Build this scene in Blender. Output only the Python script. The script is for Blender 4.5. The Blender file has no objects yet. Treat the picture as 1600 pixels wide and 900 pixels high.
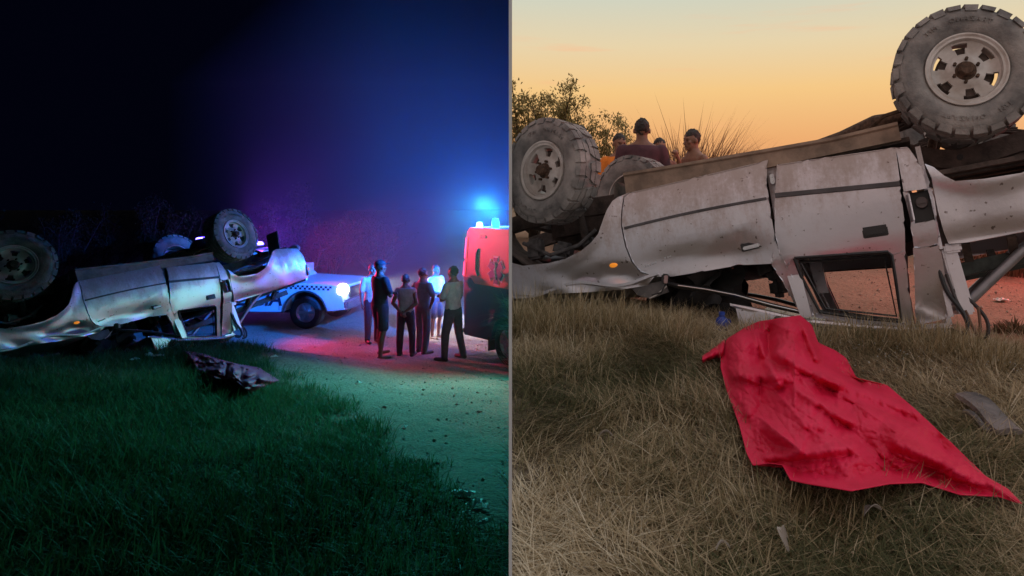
import bpy, bmesh, math, random
import numpy as np
from mathutils import Vector, Matrix, noise
from mathutils.geometry import tessellate_polygon
random.seed(7); RNG = np.random.default_rng(11)
R = math.radians
SC = bpy.context.scene
COL = SC.collection

# ------------------------------------------------------------------ camera
F, CX, Y0, H = 1050.0, 950.0, 310.0, 1.5          # focal length and principal point in photograph pixels, lens height
cam = bpy.data.objects.new('camera', bpy.data.cameras.new('camera')); COL.objects.link(cam)
cam.location = (0, 0, H); cam.rotation_euler = (R(90), 0, 0)
cam.data.sensor_width = 36; cam.data.lens = F / 1600 * 36
cam.data.shift_x = -(CX - 800) / 1600; cam.data.shift_y = -(450 - Y0) / 1600
cam.data.clip_start = 0.02; cam.data.clip_end = 2000
SC.camera = cam
SC.view_settings.view_transform = 'Standard'; SC.view_settings.look = 'None'
SC.view_settings.gamma = 1; SC.view_settings.exposure = 0.55; SC.view_settings.use_curve_mapping = False
SC.cycles.use_denoising = True; SC.cycles.max_bounces = 6; SC.cycles.diffuse_bounces = 3; SC.cycles.glossy_bounces = 3
SC.cycles.volume_bounces = 1; SC.cycles.transparent_max_bounces = 8; SC.cycles.caustics_reflective = False; SC.cycles.caustics_refractive = False
SC.cycles.sample_clamp_indirect = 4.0

# ------------------------------------------------------------------ sky: night on one side of the added dividing wall, dusk on the other
WS = 0.14524                                        # the wall runs along x = -WS * y
WN = Vector((1, WS, 0)).normalized()                # points to the dusk side
def nd(nt, t, **kw):
    n = nt.nodes.new(t)
    for k, v in kw.items():
        if k in ('operation', 'blend_type', 'data_type', 'noise_dimensions', 'interpolation_type', 'feature', 'clamp', 'use_clamp', 'attribute_name', 'sky_type'): setattr(n, k, v)
        else: n.inputs[int(k[1:]) if k[1:].isdigit() and k[0] == 'i' else k].default_value = v
    return n
def ramp(nt, stops, interp='LINEAR'):
    n = nt.nodes.new('ShaderNodeValToRGB'); n.color_ramp.interpolation = interp
    e = n.color_ramp.elements
    while len(e) < len(stops): e.new(0.5)
    for i, (p, c) in enumerate(stops):
        e[i].position = p; e[i].color = (c[0], c[1], c[2], 1)
    return n
def dim(c, k): return tuple(q * k for q in c)
def srgb(r, g, b): return tuple(((v / 255) / 12.92 if v <= 10 else ((v / 255 + .055) / 1.055) ** 2.4) for v in (r, g, b))
W = bpy.data.worlds.new('World'); SC.world = W; W.use_nodes = True
nt = W.node_tree; nt.nodes.clear(); lk = nt.links.new
tc = nd(nt, 'ShaderNodeTexCoord'); sep = nd(nt, 'ShaderNodeSeparateXYZ'); lk(tc.outputs['Generated'], sep.inputs[0])
asin = nd(nt, 'ShaderNodeMath', operation='ARCSINE'); lk(sep.outputs['Z'], asin.inputs[0])
el = nd(nt, 'ShaderNodeMapRange'); lk(asin.outputs[0], el.inputs[0])
el.inputs[1].default_value = 0; el.inputs[2].default_value = R(90)
west = ramp(nt, [(0.0, dim(srgb(228, 148, 102), .86)), (0.055, dim(srgb(238, 174, 114), .86)), (0.10, dim(srgb(245, 200, 134), .86)), (0.142, dim(srgb(230, 210, 170), .87)), (0.185, dim(srgb(203, 206, 188), .90)), (0.30, srgb(206, 212, 204)), (0.6, srgb(204, 212, 216)), (1.0, srgb(202, 212, 222))])
east = ramp(nt, [(0.0, srgb(204, 188, 184)), (0.12, srgb(214, 196, 190)), (0.25, srgb(208, 204, 204)), (0.6, srgb(204, 210, 218)), (1.0, srgb(202, 212, 222))])
lk(el.outputs[0], west.inputs[0]); lk(el.outputs[0], east.inputs[0])
sund = nd(nt, 'ShaderNodeVectorMath', operation='DOT_PRODUCT'); lk(tc.outputs['Generated'], sund.inputs[0]); sund.inputs[1].default_value = (0.02, 1.0, 0.0)
az = nd(nt, 'ShaderNodeMapRange', interpolation_type='SMOOTHSTEP'); lk(sund.outputs['Value'], az.inputs[0]); az.inputs[1].default_value = 0.98; az.inputs[2].default_value = -0.5
mx = nd(nt, 'ShaderNodeMix', data_type='RGBA'); lk(az.outputs[0], mx.inputs[0]); lk(west.outputs[0], mx.inputs[6]); lk(east.outputs[0], mx.inputs[7])
# a few thin pink cirrus streaks, stretched along the horizon
mp = nd(nt, 'ShaderNodeMapping'); lk(tc.outputs['Generated'], mp.inputs[0]); mp.inputs['Scale'].default_value = (2.0, 2.0, 26.0); mp.inputs['Rotation'].default_value = (0, R(4), 0)
cn = nd(nt, 'ShaderNodeTexNoise', Scale=1.6, Detail=5.0, Roughness=0.55); lk(mp.outputs[0], cn.inputs['Vector'])
cr = nd(nt, 'ShaderNodeMapRange', interpolation_type='SMOOTHSTEP'); lk(cn.outputs[0], cr.inputs[0]); cr.inputs[1].default_value = 0.56; cr.inputs[2].default_value = 0.78; cr.inputs[4].default_value = 0.5
mc = nd(nt, 'ShaderNodeMix', data_type='RGBA'); lk(cr.outputs[0], mc.inputs[0]); lk(mx.outputs[2], mc.inputs[6]); mc.inputs[7].default_value = (*srgb(238, 168, 128), 1)
# which half of the sky
half = nd(nt, 'ShaderNodeVectorMath', operation='DOT_PRODUCT'); lk(tc.outputs['Generated'], half.inputs[0]); half.inputs[1].default_value = WN
gt = nd(nt, 'ShaderNodeMath', operation='GREATER_THAN'); lk(half.outputs['Value'], gt.inputs[0]); gt.inputs[1].default_value = 0.0
fin = nd(nt, 'ShaderNodeMix', data_type='RGBA'); lk(gt.outputs[0], fin.inputs[0]); fin.inputs[6].default_value = (0.0004, 0.0006, 0.003, 1); lk(mc.outputs[2], fin.inputs[7])
bg = nd(nt, 'ShaderNodeBackground'); lk(fin.outputs[2], bg.inputs[0]); bg.inputs[1].default_value = 0.80
wo = nd(nt, 'ShaderNodeOutputWorld'); lk(bg.outputs[0], wo.inputs[0])
try: W.cycles.sampling_method = 'MANUAL'; W.cycles.sample_map_resolution = 1024
except Exception: pass

# ------------------------------------------------------------------ helpers
def ray(px, py): return np.array([(px - CX) / F, 1.0, (Y0 - py) / F])
def at(px, py, d): return Vector((0, 0, H)) + Vector(ray(px, py)) * d
MATS = {}
def mat(name, col, rough=.6, metal=0., var=.0, vscale=8., bump=0., bscale=40., emit=None, estr=0., coat=0., col2=None, coord='Object', spec=.5, detail=4.):
    if name in MATS: return MATS[name]
    m = bpy.data.materials.new(name); m.use_nodes = True; t = m.node_tree; b = t.nodes['Principled BSDF']; l = t.links.new
    b.inputs['Roughness'].default_value = rough; b.inputs['Metallic'].default_value = metal; b.inputs['Specular IOR Level'].default_value = spec
    b.inputs['Base Color'].default_value = (*col, 1)
    if coat: b.inputs['Coat Weight'].default_value = coat; b.inputs['Coat Roughness'].default_value = .15
    if emit: b.inputs['Emission Color'].default_value = (*emit, 1); b.inputs['Emission Strength'].default_value = estr
    tcn = nd(t, 'ShaderNodeTexCoord')
    if var > 0 or col2:
        n = nd(t, 'ShaderNodeTexNoise', Scale=vscale, Detail=detail, Roughness=.6); l(tcn.outputs[coord], n.inputs['Vector'])
        c2 = col2 or tuple(min(1, c * (1 + var)) for c in col); c1 = col if col2 else tuple(c * (1 - var) for c in col)
        r_ = ramp(t, [(.35, c1), (.66, c2)]); l(n.outputs[0], r_.inputs[0]); l(r_.outputs[0], b.inputs['Base Color'])
    if bump > 0:
        n2 = nd(t, 'ShaderNodeTexNoise', Scale=bscale, Detail=5., Roughness=.6); l(tcn.outputs[coord], n2.inputs['Vector'])
        bp = nd(t, 'ShaderNodeBump', Strength=bump, Distance=.02); l(n2.outputs[0], bp.inputs['Height']); l(bp.outputs[0], b.inputs['Normal'])
    MATS[name] = m
    return m
def link(name, me, m=None, parent=None, mtx=None):
    o = bpy.data.objects.new(name, me); COL.objects.link(o)
    if m is not None:
        me.materials.clear()
        for q in (m if isinstance(m, (list, tuple)) else [m]): me.materials.append(q)
    if parent: o.parent = parent
    if mtx is not None: o.matrix_basis = mtx
    return o
def mesh_np(name, v, f, smooth=False, angle=40):
    me = bpy.data.meshes.new(name)
    me.from_pydata([tuple(p) for p in v], [], [tuple(int(i) for i in q) for q in f]); me.validate()
    fin_shade(me, smooth, angle); return me
def fin_shade(me, smooth=True, angle=40):
    if smooth:
        me.polygons.foreach_set('use_smooth', [True] * len(me.polygons))
        if angle < 179: me.set_sharp_from_angle(angle=R(angle))
    me.update()
def bm_mesh(name, bm, smooth=True, angle=40):
    bmesh.ops.recalc_face_normals(bm, faces=bm.faces)
    me = bpy.data.meshes.new(name); bm.to_mesh(me); bm.free(); fin_shade(me, smooth, angle); return me
def thing(name, label, cat, loc=(0, 0, 0), rz=0, group=None, mtx=None):
    o = bpy.data.objects.new(name, None); COL.objects.link(o); o.empty_display_size = .1
    if mtx is not None: o.matrix_basis = mtx
    else: o.location = loc; o.rotation_euler = (0, 0, rz)
    return tag(o, label, cat, group)
def tag(o, label=None, cat=None, group=None, kind=None):
    if label: o['label'] = label
    if cat: o['category'] = cat
    if group: o['group'] = group
    if kind: o['kind'] = kind
    return o
class MB:
    """collects simple solids into one bmesh"""
    def __init__(s): s.bm = bmesh.new()
    def box(s, c, size, rot=None, bev=0.):
        r = bmesh.ops.create_cube(s.bm, size=1); vs = r['verts']
        M = Matrix.Translation(c) @ (rot.to_4x4() if rot else Matrix.Identity(4)) @ Matrix.Diagonal((*size, 1))
        bmesh.ops.transform(s.bm, matrix=M, verts=vs)
        if bev > 0:
            es = list({e for v in vs for e in v.link_edges}); bmesh.ops.bevel(s.bm, geom=es, offset=bev, segments=2, affect='EDGES')
        return s
    def bar(s, a, b, w, h=None, bev=0., up=(0, 0, 1)):
        a, b = Vector(a), Vector(b); d = b - a; L = d.length; x = d.normalized(); u = Vector(up)
        if abs(x.dot(u)) > .98: u = Vector((0, 1, 0))
        y = u.cross(x).normalized(); z = x.cross(y)
        M = Matrix((x, y, z)).transposed()
        return s.box((a + b) / 2, (L, w, h or w), M, bev)
    def tube(s, pts, rad, n=8, cap=True):
        pts = [Vector(p) for p in pts]; m = len(pts); rads = rad if isinstance(rad, (list, tuple)) else [rad] * m
        rings = []; prev = None
        for i, p in enumerate(pts):
            t = (pts[min(i + 1, m - 1)] - pts[max(i - 1, 0)]).normalized()
            if prev is None:
                u = Vector((0, 0, 1)) if abs(t.z) < .9 else Vector((0, 1, 0)); a = t.cross(u).normalized()
            else: a = (prev - t * prev.dot(t)).normalized()
            prev = a; b = t.cross(a)
            rings.append([s.bm.verts.new(p + (a * math.cos(k * 2 * math.pi / n) + b * math.sin(k * 2 * math.pi / n)) * rads[i]) for k in range(n)])
        for i in range(m - 1):
            for k in range(n): s.bm.faces.new((rings[i][k], rings[i][(k + 1) % n], rings[i + 1][(k + 1) % n], rings[i + 1][k]))
        if cap: s.bm.faces.new(rings[0][::-1]); s.bm.faces.new(rings[-1])
        return s
    def lathe(s, prof, n=32, axis='Y', c=(0, 0, 0), closed=False):
        """prof: (r, h) along the axis"""
        rings = []
        for r_, h in prof:
            ring = []
            for k in range(n):
                a = 2 * math.pi * k / n
                p = {'Y': (r_ * math.cos(a), h, r_ * math.sin(a)), 'Z': (r_ * math.cos(a), r_ * math.sin(a), h), 'X': (h, r_ * math.cos(a), r_ * math.sin(a))}[axis]
                ring.append(s.bm.verts.new(Vector(p) + Vector(c)))
            rings.append(ring)
        m = len(rings)
        for i in range(m if closed else m - 1):
            A, B = rings[i], rings[(i + 1) % m]
            for k in range(n): s.bm.faces.new((A[k], A[(k + 1) % n], B[(k + 1) % n], B[k]))
        if not closed:
            if prof[0][0] > 1e-4: s.bm.faces.new(rings[0])
            if prof[-1][0] > 1e-4: s.bm.faces.new(rings[-1][::-1])
        bmesh.ops.remove_doubles(s.bm, verts=[v for r_ in rings for v in r_], dist=1e-6)
        return s
    def prism(s, poly, y0, y1):
        """poly in (x, z), extruded along y"""
        a = [s.bm.verts.new((x, y0, z)) for x, z in poly]; b = [s.bm.verts.new((x, y1, z)) for x, z in poly]
        s.bm.faces.new(a); s.bm.faces.new(b[::-1])
        for i in range(len(poly)): s.bm.faces.new((a[i], b[i], b[(i + 1) % len(poly)], a[(i + 1) % len(poly)]))
        return s
    def sph(s, c, r, sc=(1, 1, 1), u=16, v=10):
        q = bmesh.ops.create_uvsphere(s.bm, u_segments=u, v_segments=v, radius=r)
        bmesh.ops.transform(s.bm, matrix=Matrix.Translation(c) @ Matrix.Diagonal((*sc, 1)), verts=q['verts']); return s
    def done(s, name, m, parent=None, mtx=None, smooth=True, angle=40, bev=0.):
        if bev: bmesh.ops.bevel(s.bm, geom=[e for e in s.bm.edges if len(e.link_faces) == 2 and e.calc_face_angle(0) > R(50)], offset=bev, segments=2, affect='EDGES')
        return link(name, bm_mesh(name, s.bm, smooth, angle), m, parent, mtx)

# ------------------------------------------------------------------ ground
def tps(pts):
    P = np.array(pts, float); n = len(P); d = np.hypot(P[:, None, 0] - P[None, :, 0], P[:, None, 1] - P[None, :, 1])
    K = np.where(d > 0, d * d * np.log(d + 1e-12), 0) + np.eye(n) * .08
    A = np.zeros((n + 3, n + 3)); A[:n, :n] = K; A[:n, n] = 1; A[:n, n + 1:] = P[:, :2]; A[n, :n] = 1; A[n + 1:, :n] = P[:, :2].T
    w = np.linalg.solve(A, np.concatenate([P[:, 2], np.zeros(3)])); return P, w
def tps_eval(T, x, y):
    P, w = T; x = np.asarray(x, float); y = np.asarray(y, float); s = w[-3] + w[-2] * x + w[-1] * y
    for i in range(len(P)):
        r2 = (x - P[i, 0]) ** 2 + (y - P[i, 1]) ** 2; s = s + w[i] * .5 * r2 * np.log(r2 + 1e-12)
    return s
NIGHT = tps([(0, -3, .1), (-6, -3, .2), (-1, 0, .05), (-.7, 3, -.3), (-3, 4, -.22), (-6, 5, -.1), (-9, 7, -.2), (-7, 7.1, -.28), (-6.2, 8.7, -.55), (-5.6, 10, -.68), (-6.9, 10.8, -1.12), (-7.6, 9.6, -.95), (-9, 8.6, -.5), (-11, 10, -.7), (-4.3, 8.3, -.8), (-4.2, 6.4, -.5), (-3, 10, -1.2), (-4.3, 12.7, -1.49), (-1.8, 12.5, -1.52), (-7, 16.4, -1.55), (-15, 16, -1.55), (-1.2, 6, -.78), (-2.1, 9, -1.05), (-.6, 4.4, -.5), (-10, 13, -1.4), (-3, 20, -1.55), (-12, 22, -1.55), (-22, 20, -1.5)])
DUSK = tps([(.5, -3, .2), (4, -3, .2), (.0, .6, .2), (1, .6, .2), (0, 2, .37), (1.2, 2, .37), (3, 2, .34), (.3, 3.4, .53), (1.2, 3.4, .54), (2.2, 3.2, .5), (1.3, 4.2, .62), (2.05, 4.0, .62), (2.65, 5.33, .42), (1.4, 5.9, .46), (.3, 4.6, .64), (-.6, 5.0, .62), (-.8, 5.7, .58), (0, 6.8, .55), (.8, 7.4, .58), (4.2, 7, .42), (5, 5, .42), (3.5, 4, .5), (3, 9, .5), (0, 10, .62), (8, 9, .55), (3, 16, .62), (12, 16, .6), (-1, 16, .65)])
def ground_z(side, x, y):
    T, far = (NIGHT, -1.55) if side == 'night' else (DUSK, .62)
    x = np.asarray(x, float); y = np.asarray(y, float); z = tps_eval(T, x, y)
    d = np.hypot(x + (6 if side == 'night' else -1.5), y - 8); k = np.clip((d - 9) / 9, 0, 1); k = k * k * (3 - 2 * k)
    if side == 'night': kb = np.clip((-1 - y) / 3, 0, 1); far = far * (1 - kb) + .1 * kb
    else: kb = np.clip((-1 - y) / 3, 0, 1); far = far * (1 - kb) + .2 * kb
    return z * (1 - k) + far * k
def gz(side, x, y): return float(ground_z(side, x, y))
def on_ground(side, px, py, h=0.):
    """where the pixel ray meets the ground (raised by h): arrays allowed"""
    px = np.asarray(px, float); py = np.asarray(py, float); h = np.asarray(h, float)
    rx, rz = (px - CX) / F, (Y0 - py) / F; lo = np.full(np.broadcast(px, py).shape, 1.2); hi = np.full(lo.shape, 40.)
    # march to the first crossing
    d = lo.copy(); hit = np.zeros(lo.shape, bool)
    for s in np.arange(1.2, 40, .15):
        under = (H + rz * s) < ground_z(side, rx * s, s) + h
        new = under & ~hit; hi = np.where(new, s, hi); lo = np.where(new, s - .15, lo); hit |= new
        if hit.all(): break
    for _ in range(18):
        m = (lo + hi) / 2; under = (H + rz * m) < ground_z(side, rx * m, m) + h
        hi = np.where(under, m, hi); lo = np.where(under, lo, m)
    return np.stack([rx * hi, hi, H + rz * hi], -1)
def spot_on(side, px, py): return Vector(on_ground(side, np.array([px]), np.array([py]))[0])

# ------------------------------------------------------------------ added wall that keeps the dusk sky light off the night half
def wall_pt(y, off): return Vector((-WS * y, y, 0)) + WN * off
mwall = mat('wall_plaster', (.80, .80, .79), .8, var=.04, vscale=3., bump=.03)
def wall_piece(name, ya, yb, th, h0, h1):
    m = MB(); vs = []
    for z in (h0, h1):
        for y, o in ((ya, -th), (ya, th), (yb, th), (yb, -th)):
            p = wall_pt(y, o); p.z = z; vs.append(m.bm.verts.new(p))
    for q in ((0, 1, 2, 3), (7, 6, 5, 4), (0, 4, 5, 1), (1, 5, 6, 2), (2, 6, 7, 3), (3, 7, 4, 0)): m.bm.faces.new([vs[i] for i in q])
    o = m.done(name, mwall, smooth=False); return tag(o, kind='structure', label='added thin white wall keeping dusk light out of the night field')
wall_piece('added_partition_wall', .8, 300, .00192, -3, 6000); wall_piece('added_partition_wall', 300.01, 20000, .01, -3, 6000)
wall_piece('added_partition_wall', -20000, -.5, .02, -3, 6000)  # unseen, behind the lens: added to block the dusk sky

wall_piece('added_partition_wall', -.499, .799, .0018, H + .45, 6000); wall_piece('added_partition_wall', -.499, .799, .0018, -3, H - .62)  # unseen infill added over and under the lens against light leaks

# grass verge outlines on the ground (world xy)
nb = on_ground('night', np.array([800, 740, 680, 620, 560, 500, 455, 430]), np.array([835, 792, 750, 708, 666, 626, 598, 586]))
NB = [(4.0, -6), (3.0, 1.5)] + [(p[0], p[1]) for p in nb] + [(-4.9, 9.9), (-5.9, 10.9), (-7.5, 11.2), (-10, 10.6), (-16, 10), (-40, 12), (-40, -6)]
DB = [(-6, -6), (-6, 6.2), (-1.5, 6.0), (.3, 5.6), (1.5, 4.9), (2.1, 4.35), (2.6, 4.15), (3.1, 4.35), (3.6, 4.0), (5, 3.6), (9, 3.2), (9, -6)]
def inside(poly, x, y):
    x = np.asarray(x); y = np.asarray(y); c = np.zeros(x.shape, bool); n = len(poly)
    for i in range(n):
        x1, y1 = poly[i]; x2, y2 = poly[(i + 1) % n]
        t = ((y1 > y) != (y2 > y)); xi = (x2 - x1) * (y - y1) / ((y2 - y1) + 1e-12) + x1; c ^= t & (x < xi)
    return c
def edge_d(poly, x, y):
    best = np.full(np.shape(x), 1e9)
    for i in range(len(poly)):
        a = np.array(poly[i]); b = np.array(poly[(i + 1) % len(poly)]); ab = b - a
        t = np.clip(((x - a[0]) * ab[0] + (y - a[1]) * ab[1]) / (ab @ ab), 0, 1)
        best = np.minimum(best, np.hypot(x - a[0] - t * ab[0], y - a[1] - t * ab[1]))
    return best
def nz(x, y, s, seed=0.):
    return np.array([noise.noise((a * s + seed, b * s, seed * 1.7)) for a, b in zip(np.ravel(x), np.ravel(y))]).reshape(np.shape(x))
def smask(poly, x, y, w=.5):
    d = edge_d(poly, x, y); s = np.where(inside(poly, x, y), d, -d)
    return np.clip(.5 + s / w + .6 * nz(x, y, 1.6, 3.) + .35 * nz(x, y, 5., 9.), 0, 1)
def ground_mesh(side):
    ys = np.concatenate([np.linspace(-6, 1.4, 12), np.linspace(1.5, 13, 150), 13 + np.linspace(.1, 1, 40) ** 2.2 * (160 if side == 'night' else 700)])
    ss = np.concatenate([[.0035], np.linspace(.04, 8, 110), 8 + np.linspace(.1, 1, 30) ** 2.2 * (130 if side == 'night' else 400)])
    sg = -1 if side == 'night' else 1
    Yg, Sg = np.meshgrid(ys, ss, indexing='ij'); off = sg * Sg
    X = -WS * Yg + off
    Z = ground_z(side, X, Yg); poly = NB if side == 'night' else DB
    near = np.hypot(X, Yg) < 20
    m = np.zeros_like(Z); m[near] = smask(poly, X[near], Yg[near])
    m[~near] = .45
    b = np.zeros_like(Z); b[near] = nz(X[near], Yg[near], 2.2, 5.) * .02 + nz(X[near], Yg[near], 7., 8.) * .012
    # wheel ruts along the road
    Z = Z + b
    ny, ns = Z.shape; idx = np.arange(ny * ns).reshape(ny, ns)
    q = np.stack([idx[:-1, :-1], idx[1:, :-1], idx[1:, 1:], idx[:-1, 1:]], -1).reshape(-1, 4)
    if side == 'dusk': q = q[:, ::-1]
    me = mesh_np('ground', np.stack([X, Yg, Z], -1).reshape(-1, 3), q, True, 180)
    a = me.attributes.new('grass', 'FLOAT', 'POINT'); a.data.foreach_set('value', m.ravel().astype(np.float32))
    return me
def ground_mat(name, soil, soil2, litter, litter2):
    m = bpy.data.materials.new(name); m.use_nodes = True; t = m.node_tree; b = t.nodes['Principled BSDF']; l = t.links.new
    b.inputs['Roughness'].default_value = .95; b.inputs['Specular IOR Level'].default_value = .15
    tcn = nd(t, 'ShaderNodeTexCoord'); at_ = nd(t, 'ShaderNodeAttribute', attribute_name='grass')
    n1 = nd(t, 'ShaderNodeTexNoise', Scale=1.3, Detail=8., Roughness=.65); n2 = nd(t, 'ShaderNodeTexNoise', Scale=22., Detail=6., Roughness=.7); n3 = nd(t, 'ShaderNodeTexVoronoi', Scale=34.)
    for n in (n1, n2, n3): l(tcn.outputs['Object'], n.inputs['Vector'])
    r1 = ramp(t, [(.3, soil), (.7, soil2)]); l(n1.outputs[0], r1.inputs[0])
    r2 = ramp(t, [(.3, tuple(c * .55 for c in soil)), (.55, soil2), (.8, tuple(min(1, c * 1.5) for c in soil2))]); l(n2.outputs[0], r2.inputs[0])
    mxa = nd(t, 'ShaderNodeMix', data_type='RGBA', i0=.5); l(r1.outputs[0], mxa.inputs[6]); l(r2.outputs[0], mxa.inputs[7])
    r3 = ramp(t, [(.3, litter), (.7, litter2)]); l(n2.outputs[0], r3.inputs[0])
    mxb = nd(t, 'ShaderNodeMix', data_type='RGBA'); l(at_.outputs['Fac'], mxb.inputs[0]); l(mxa.outputs[2], mxb.inputs[6]); l(r3.outputs[0], mxb.inputs[7]); l(mxb.outputs[2], b.inputs['Base Color'])
    ad = nd(t, 'ShaderNodeMath', operation='MULTIPLY_ADD'); l(n3.outputs['Distance'], ad.inputs[0]); ad.inputs[1].default_value = .5; l(n2.outputs[0], ad.inputs[2])
    bp = nd(t, 'ShaderNodeBump', Strength=.8, Distance=.03); l(ad.outputs[0], bp.inputs['Height']); l(bp.outputs[0], b.inputs['Normal'])
    return m
gn = link('ground', ground_mesh('night'), ground_mat('road_dirt_night', (.17, .13, .10), (.33, .26, .20), (.05, .06, .03), (.10, .11, .05))); tag(gn, 'pale dirt road and verge under the night sky', kind='structure')
gd = link('ground', ground_mesh('dusk'), ground_mat('road_dirt_dusk', (.26, .15, .10), (.40, .25, .17), (.13, .10, .07), (.28, .22, .15))); tag(gd, 'reddish dirt road and verge under the dusk sky', kind='structure')

# ------------------------------------------------------------------ grass
def blade_mat(name, stops, rough=.7, trans=.35):
    m = bpy.data.materials.new(name); m.use_nodes = True; t = m.node_tree; b = t.nodes['Principled BSDF']; l = t.links.new
    a = nd(t, 'ShaderNodeAttribute', attribute_name='tint'); r_ = ramp(t, stops); l(a.outputs['Fac'], r_.inputs[0]); l(r_.outputs[0], b.inputs['Base Color'])
    b.inputs['Roughness'].default_value = rough; b.inputs['Specular IOR Level'].default_value = .25
    tl = nd(t, 'ShaderNodeBsdfTranslucent'); l(r_.outputs[0], tl.inputs[0]); ms = nd(t, 'ShaderNodeMixShader'); ms.inputs[0].default_value = trans
    l(b.outputs[0], ms.inputs[1]); l(tl.outputs[0], ms.inputs[2]); l(ms.outputs[0], t.nodes['Material Output'].inputs['Surface'])
    return m
def blades(base, length, az, lean, curl, width, tint, name='grass'):
    """curved tapering blades: base (n,3); az = direction it leans to; lean 0 upright .. 1.5 flat; curl adds lean towards the tip"""
    n = len(base); d = np.stack([np.cos(az), np.sin(az), np.zeros(n)], -1); s = np.stack([-np.sin(az), np.cos(az), np.zeros(n)], -1); up = np.array([0, 0, 1.])
    P = [base]; seg = length / 3
    for k in range(3):
        a = lean + curl * (k + .3) / 2.3
        P.append(P[-1] + (d * np.sin(a)[:, None] + up * np.cos(a)[:, None]) * seg[:, None])
    w = width[:, None] * s * .5
    V = np.stack([P[0] - w, P[0] + w, P[1] - w * .9, P[1] + w * .9, P[2] - w * .65, P[2] + w * .65, P[3]], 1).reshape(-1, 3)
    o = (np.arange(n) * 7)[:, None]
    quads = np.concatenate([o + np.array([0, 1, 3, 2]), o + np.array([2, 3, 5, 4])], 1).reshape(-1, 4); tris = o + np.array([4, 5, 6])
    nq, n3 = len(quads), len(tris)
    me = bpy.data.meshes.new(name); me.vertices.add(len(V)); me.vertices.foreach_set('co', V.astype(np.float32).ravel())
    me.loops.add(nq * 4 + n3 * 3); me.loops.foreach_set('vertex_index', np.concatenate([quads.ravel(), tris.ravel()]).astype(np.int32))
    me.polygons.add(nq + n3); ls = np.concatenate([np.arange(nq) * 4, nq * 4 + np.arange(n3) * 3]).astype(np.int32)
    me.polygons.foreach_set('loop_start', ls); me.update(calc_edges=True)
    me.polygons.foreach_set('use_smooth', np.ones(nq + n3, bool))
    a = me.attributes.new('tint', 'FLOAT', 'POINT'); a.data.foreach_set('value', np.repeat(tint, 7).astype(np.float32)); me.update()
    return me
SHEET_XY = []
def scatter(side, n, x0, x1, y0, y1, power=1.6, keep=.5):
    """random spots, denser near the lens, on the verge and on this side of the wall"""
    u = RNG.random(n); y = y0 + (y1 - y0) * u ** power; x = RNG.uniform(x0, x1, n)
    off = (x + WS * y); ok = (off < -.012) if side == 'night' else (off > .012)
    px = CX + F * x / y; ok &= (px > -120) & (px < 1720)
    x, y = x[ok], y[ok]; poly = NB if side == 'night' else DB
    m = smask(poly, x, y, .7); k = m > keep * RNG.uniform(.6, 1.5, len(x))
    if side == 'dusk': k &= ~inside(SHEET_POLY, x, y)
    return x[k], y[k]
_sp = on_ground('dusk', np.array([1170, 1145, 1140, 1150, 1172, 1185, 1245, 1330, 1400, 1500, 1590, 1545, 1490, 1430, 1385, 1335, 1275, 1260, 1215.]), np.array([520, 540, 575, 610, 665, 715, 745, 772, 762, 784, 795, 748, 702, 645, 606, 594, 540, 508, 502.]), .06)
SHEET_POLY = [(p[0], p[1]) for p in _sp]
def clump(x, y, s, seed): return nz(x, y, s, seed)
def dusk_grass():
    x, y = scatter('dusk', 260000, -1.2, 4.8, 1.5, 6.0, 1.35)
    n = len(x); c = clump(x, y, 1.7, 21.); c2 = clump(x, y, 4.5, 33.)
    z = ground_z('dusk', x, y)
    tall = np.clip(.35 + 1.1 * c + .5 * c2, 0, 1.3)
    # an upstanding clump in front of the crumpled wing and a few tufts
    for (tx, ty, tr, ta) in ((-.35, 4.3, .55, .9), (.15, 4.35, .35, .7), (.85, 2.55, .35, .6), (3.2, 4.2, .3, .9), (-.1, 3.2, .4, .5), (1.7, 3.75, .4, .4)):
        tall += ta * np.exp(-((x - tx) ** 2 + (y - ty) ** 2) / tr ** 2)
    flat = RNG.random(n) < np.clip(.88 - .40 * tall, .25, .92)
    L = np.where(flat, RNG.uniform(.06, .22, n), RNG.uniform(.035, .12, n) * (.5 + tall))
    az = RNG.uniform(0, 6.283, n) * .6 + 4. * clump(x, y, 2.3, 55.)
    lean = np.where(flat, RNG.uniform(1.05, 1.5, n), RNG.uniform(.1, .9, n)); curl = np.where(flat, RNG.uniform(-.3, .5, n), RNG.uniform(.1, 1.3, n))
    z = z + np.where(flat, RNG.uniform(0, .05, n) * (.4 + tall), -.005)
    tint = np.clip(.52 + .75 * clump(x, y, 1.3, 71.) + RNG.normal(0, .24, n), 0, 1)
    bare = clump(x, y, 2.6, 87.) + .5 * clump(x, y, 7., 17.); k = ~((bare > .34) & (RNG.random(n) < .75)); x, y, z, L, az, lean, curl, tint = (q[k] for q in (x, y, z, L, az, lean, curl, tint)); n = len(x)
    return blades(np.stack([x, y, z], -1), L, az, lean, curl, RNG.uniform(.0020, .0048, n), tint)
dg = link('grass', dusk_grass(), blade_mat('dry_grass', [(0, (.09, .095, .04)), (.16, (.16, .145, .065)), (.34, (.30, .23, .125)), (.6, (.50, .385, .24)), (.82, (.64, .51, .34)), (1, (.78, .67, .50))])); tag(dg, 'matted dry yellowish grass on the verge at dusk', 'grass', kind='stuff')
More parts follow.
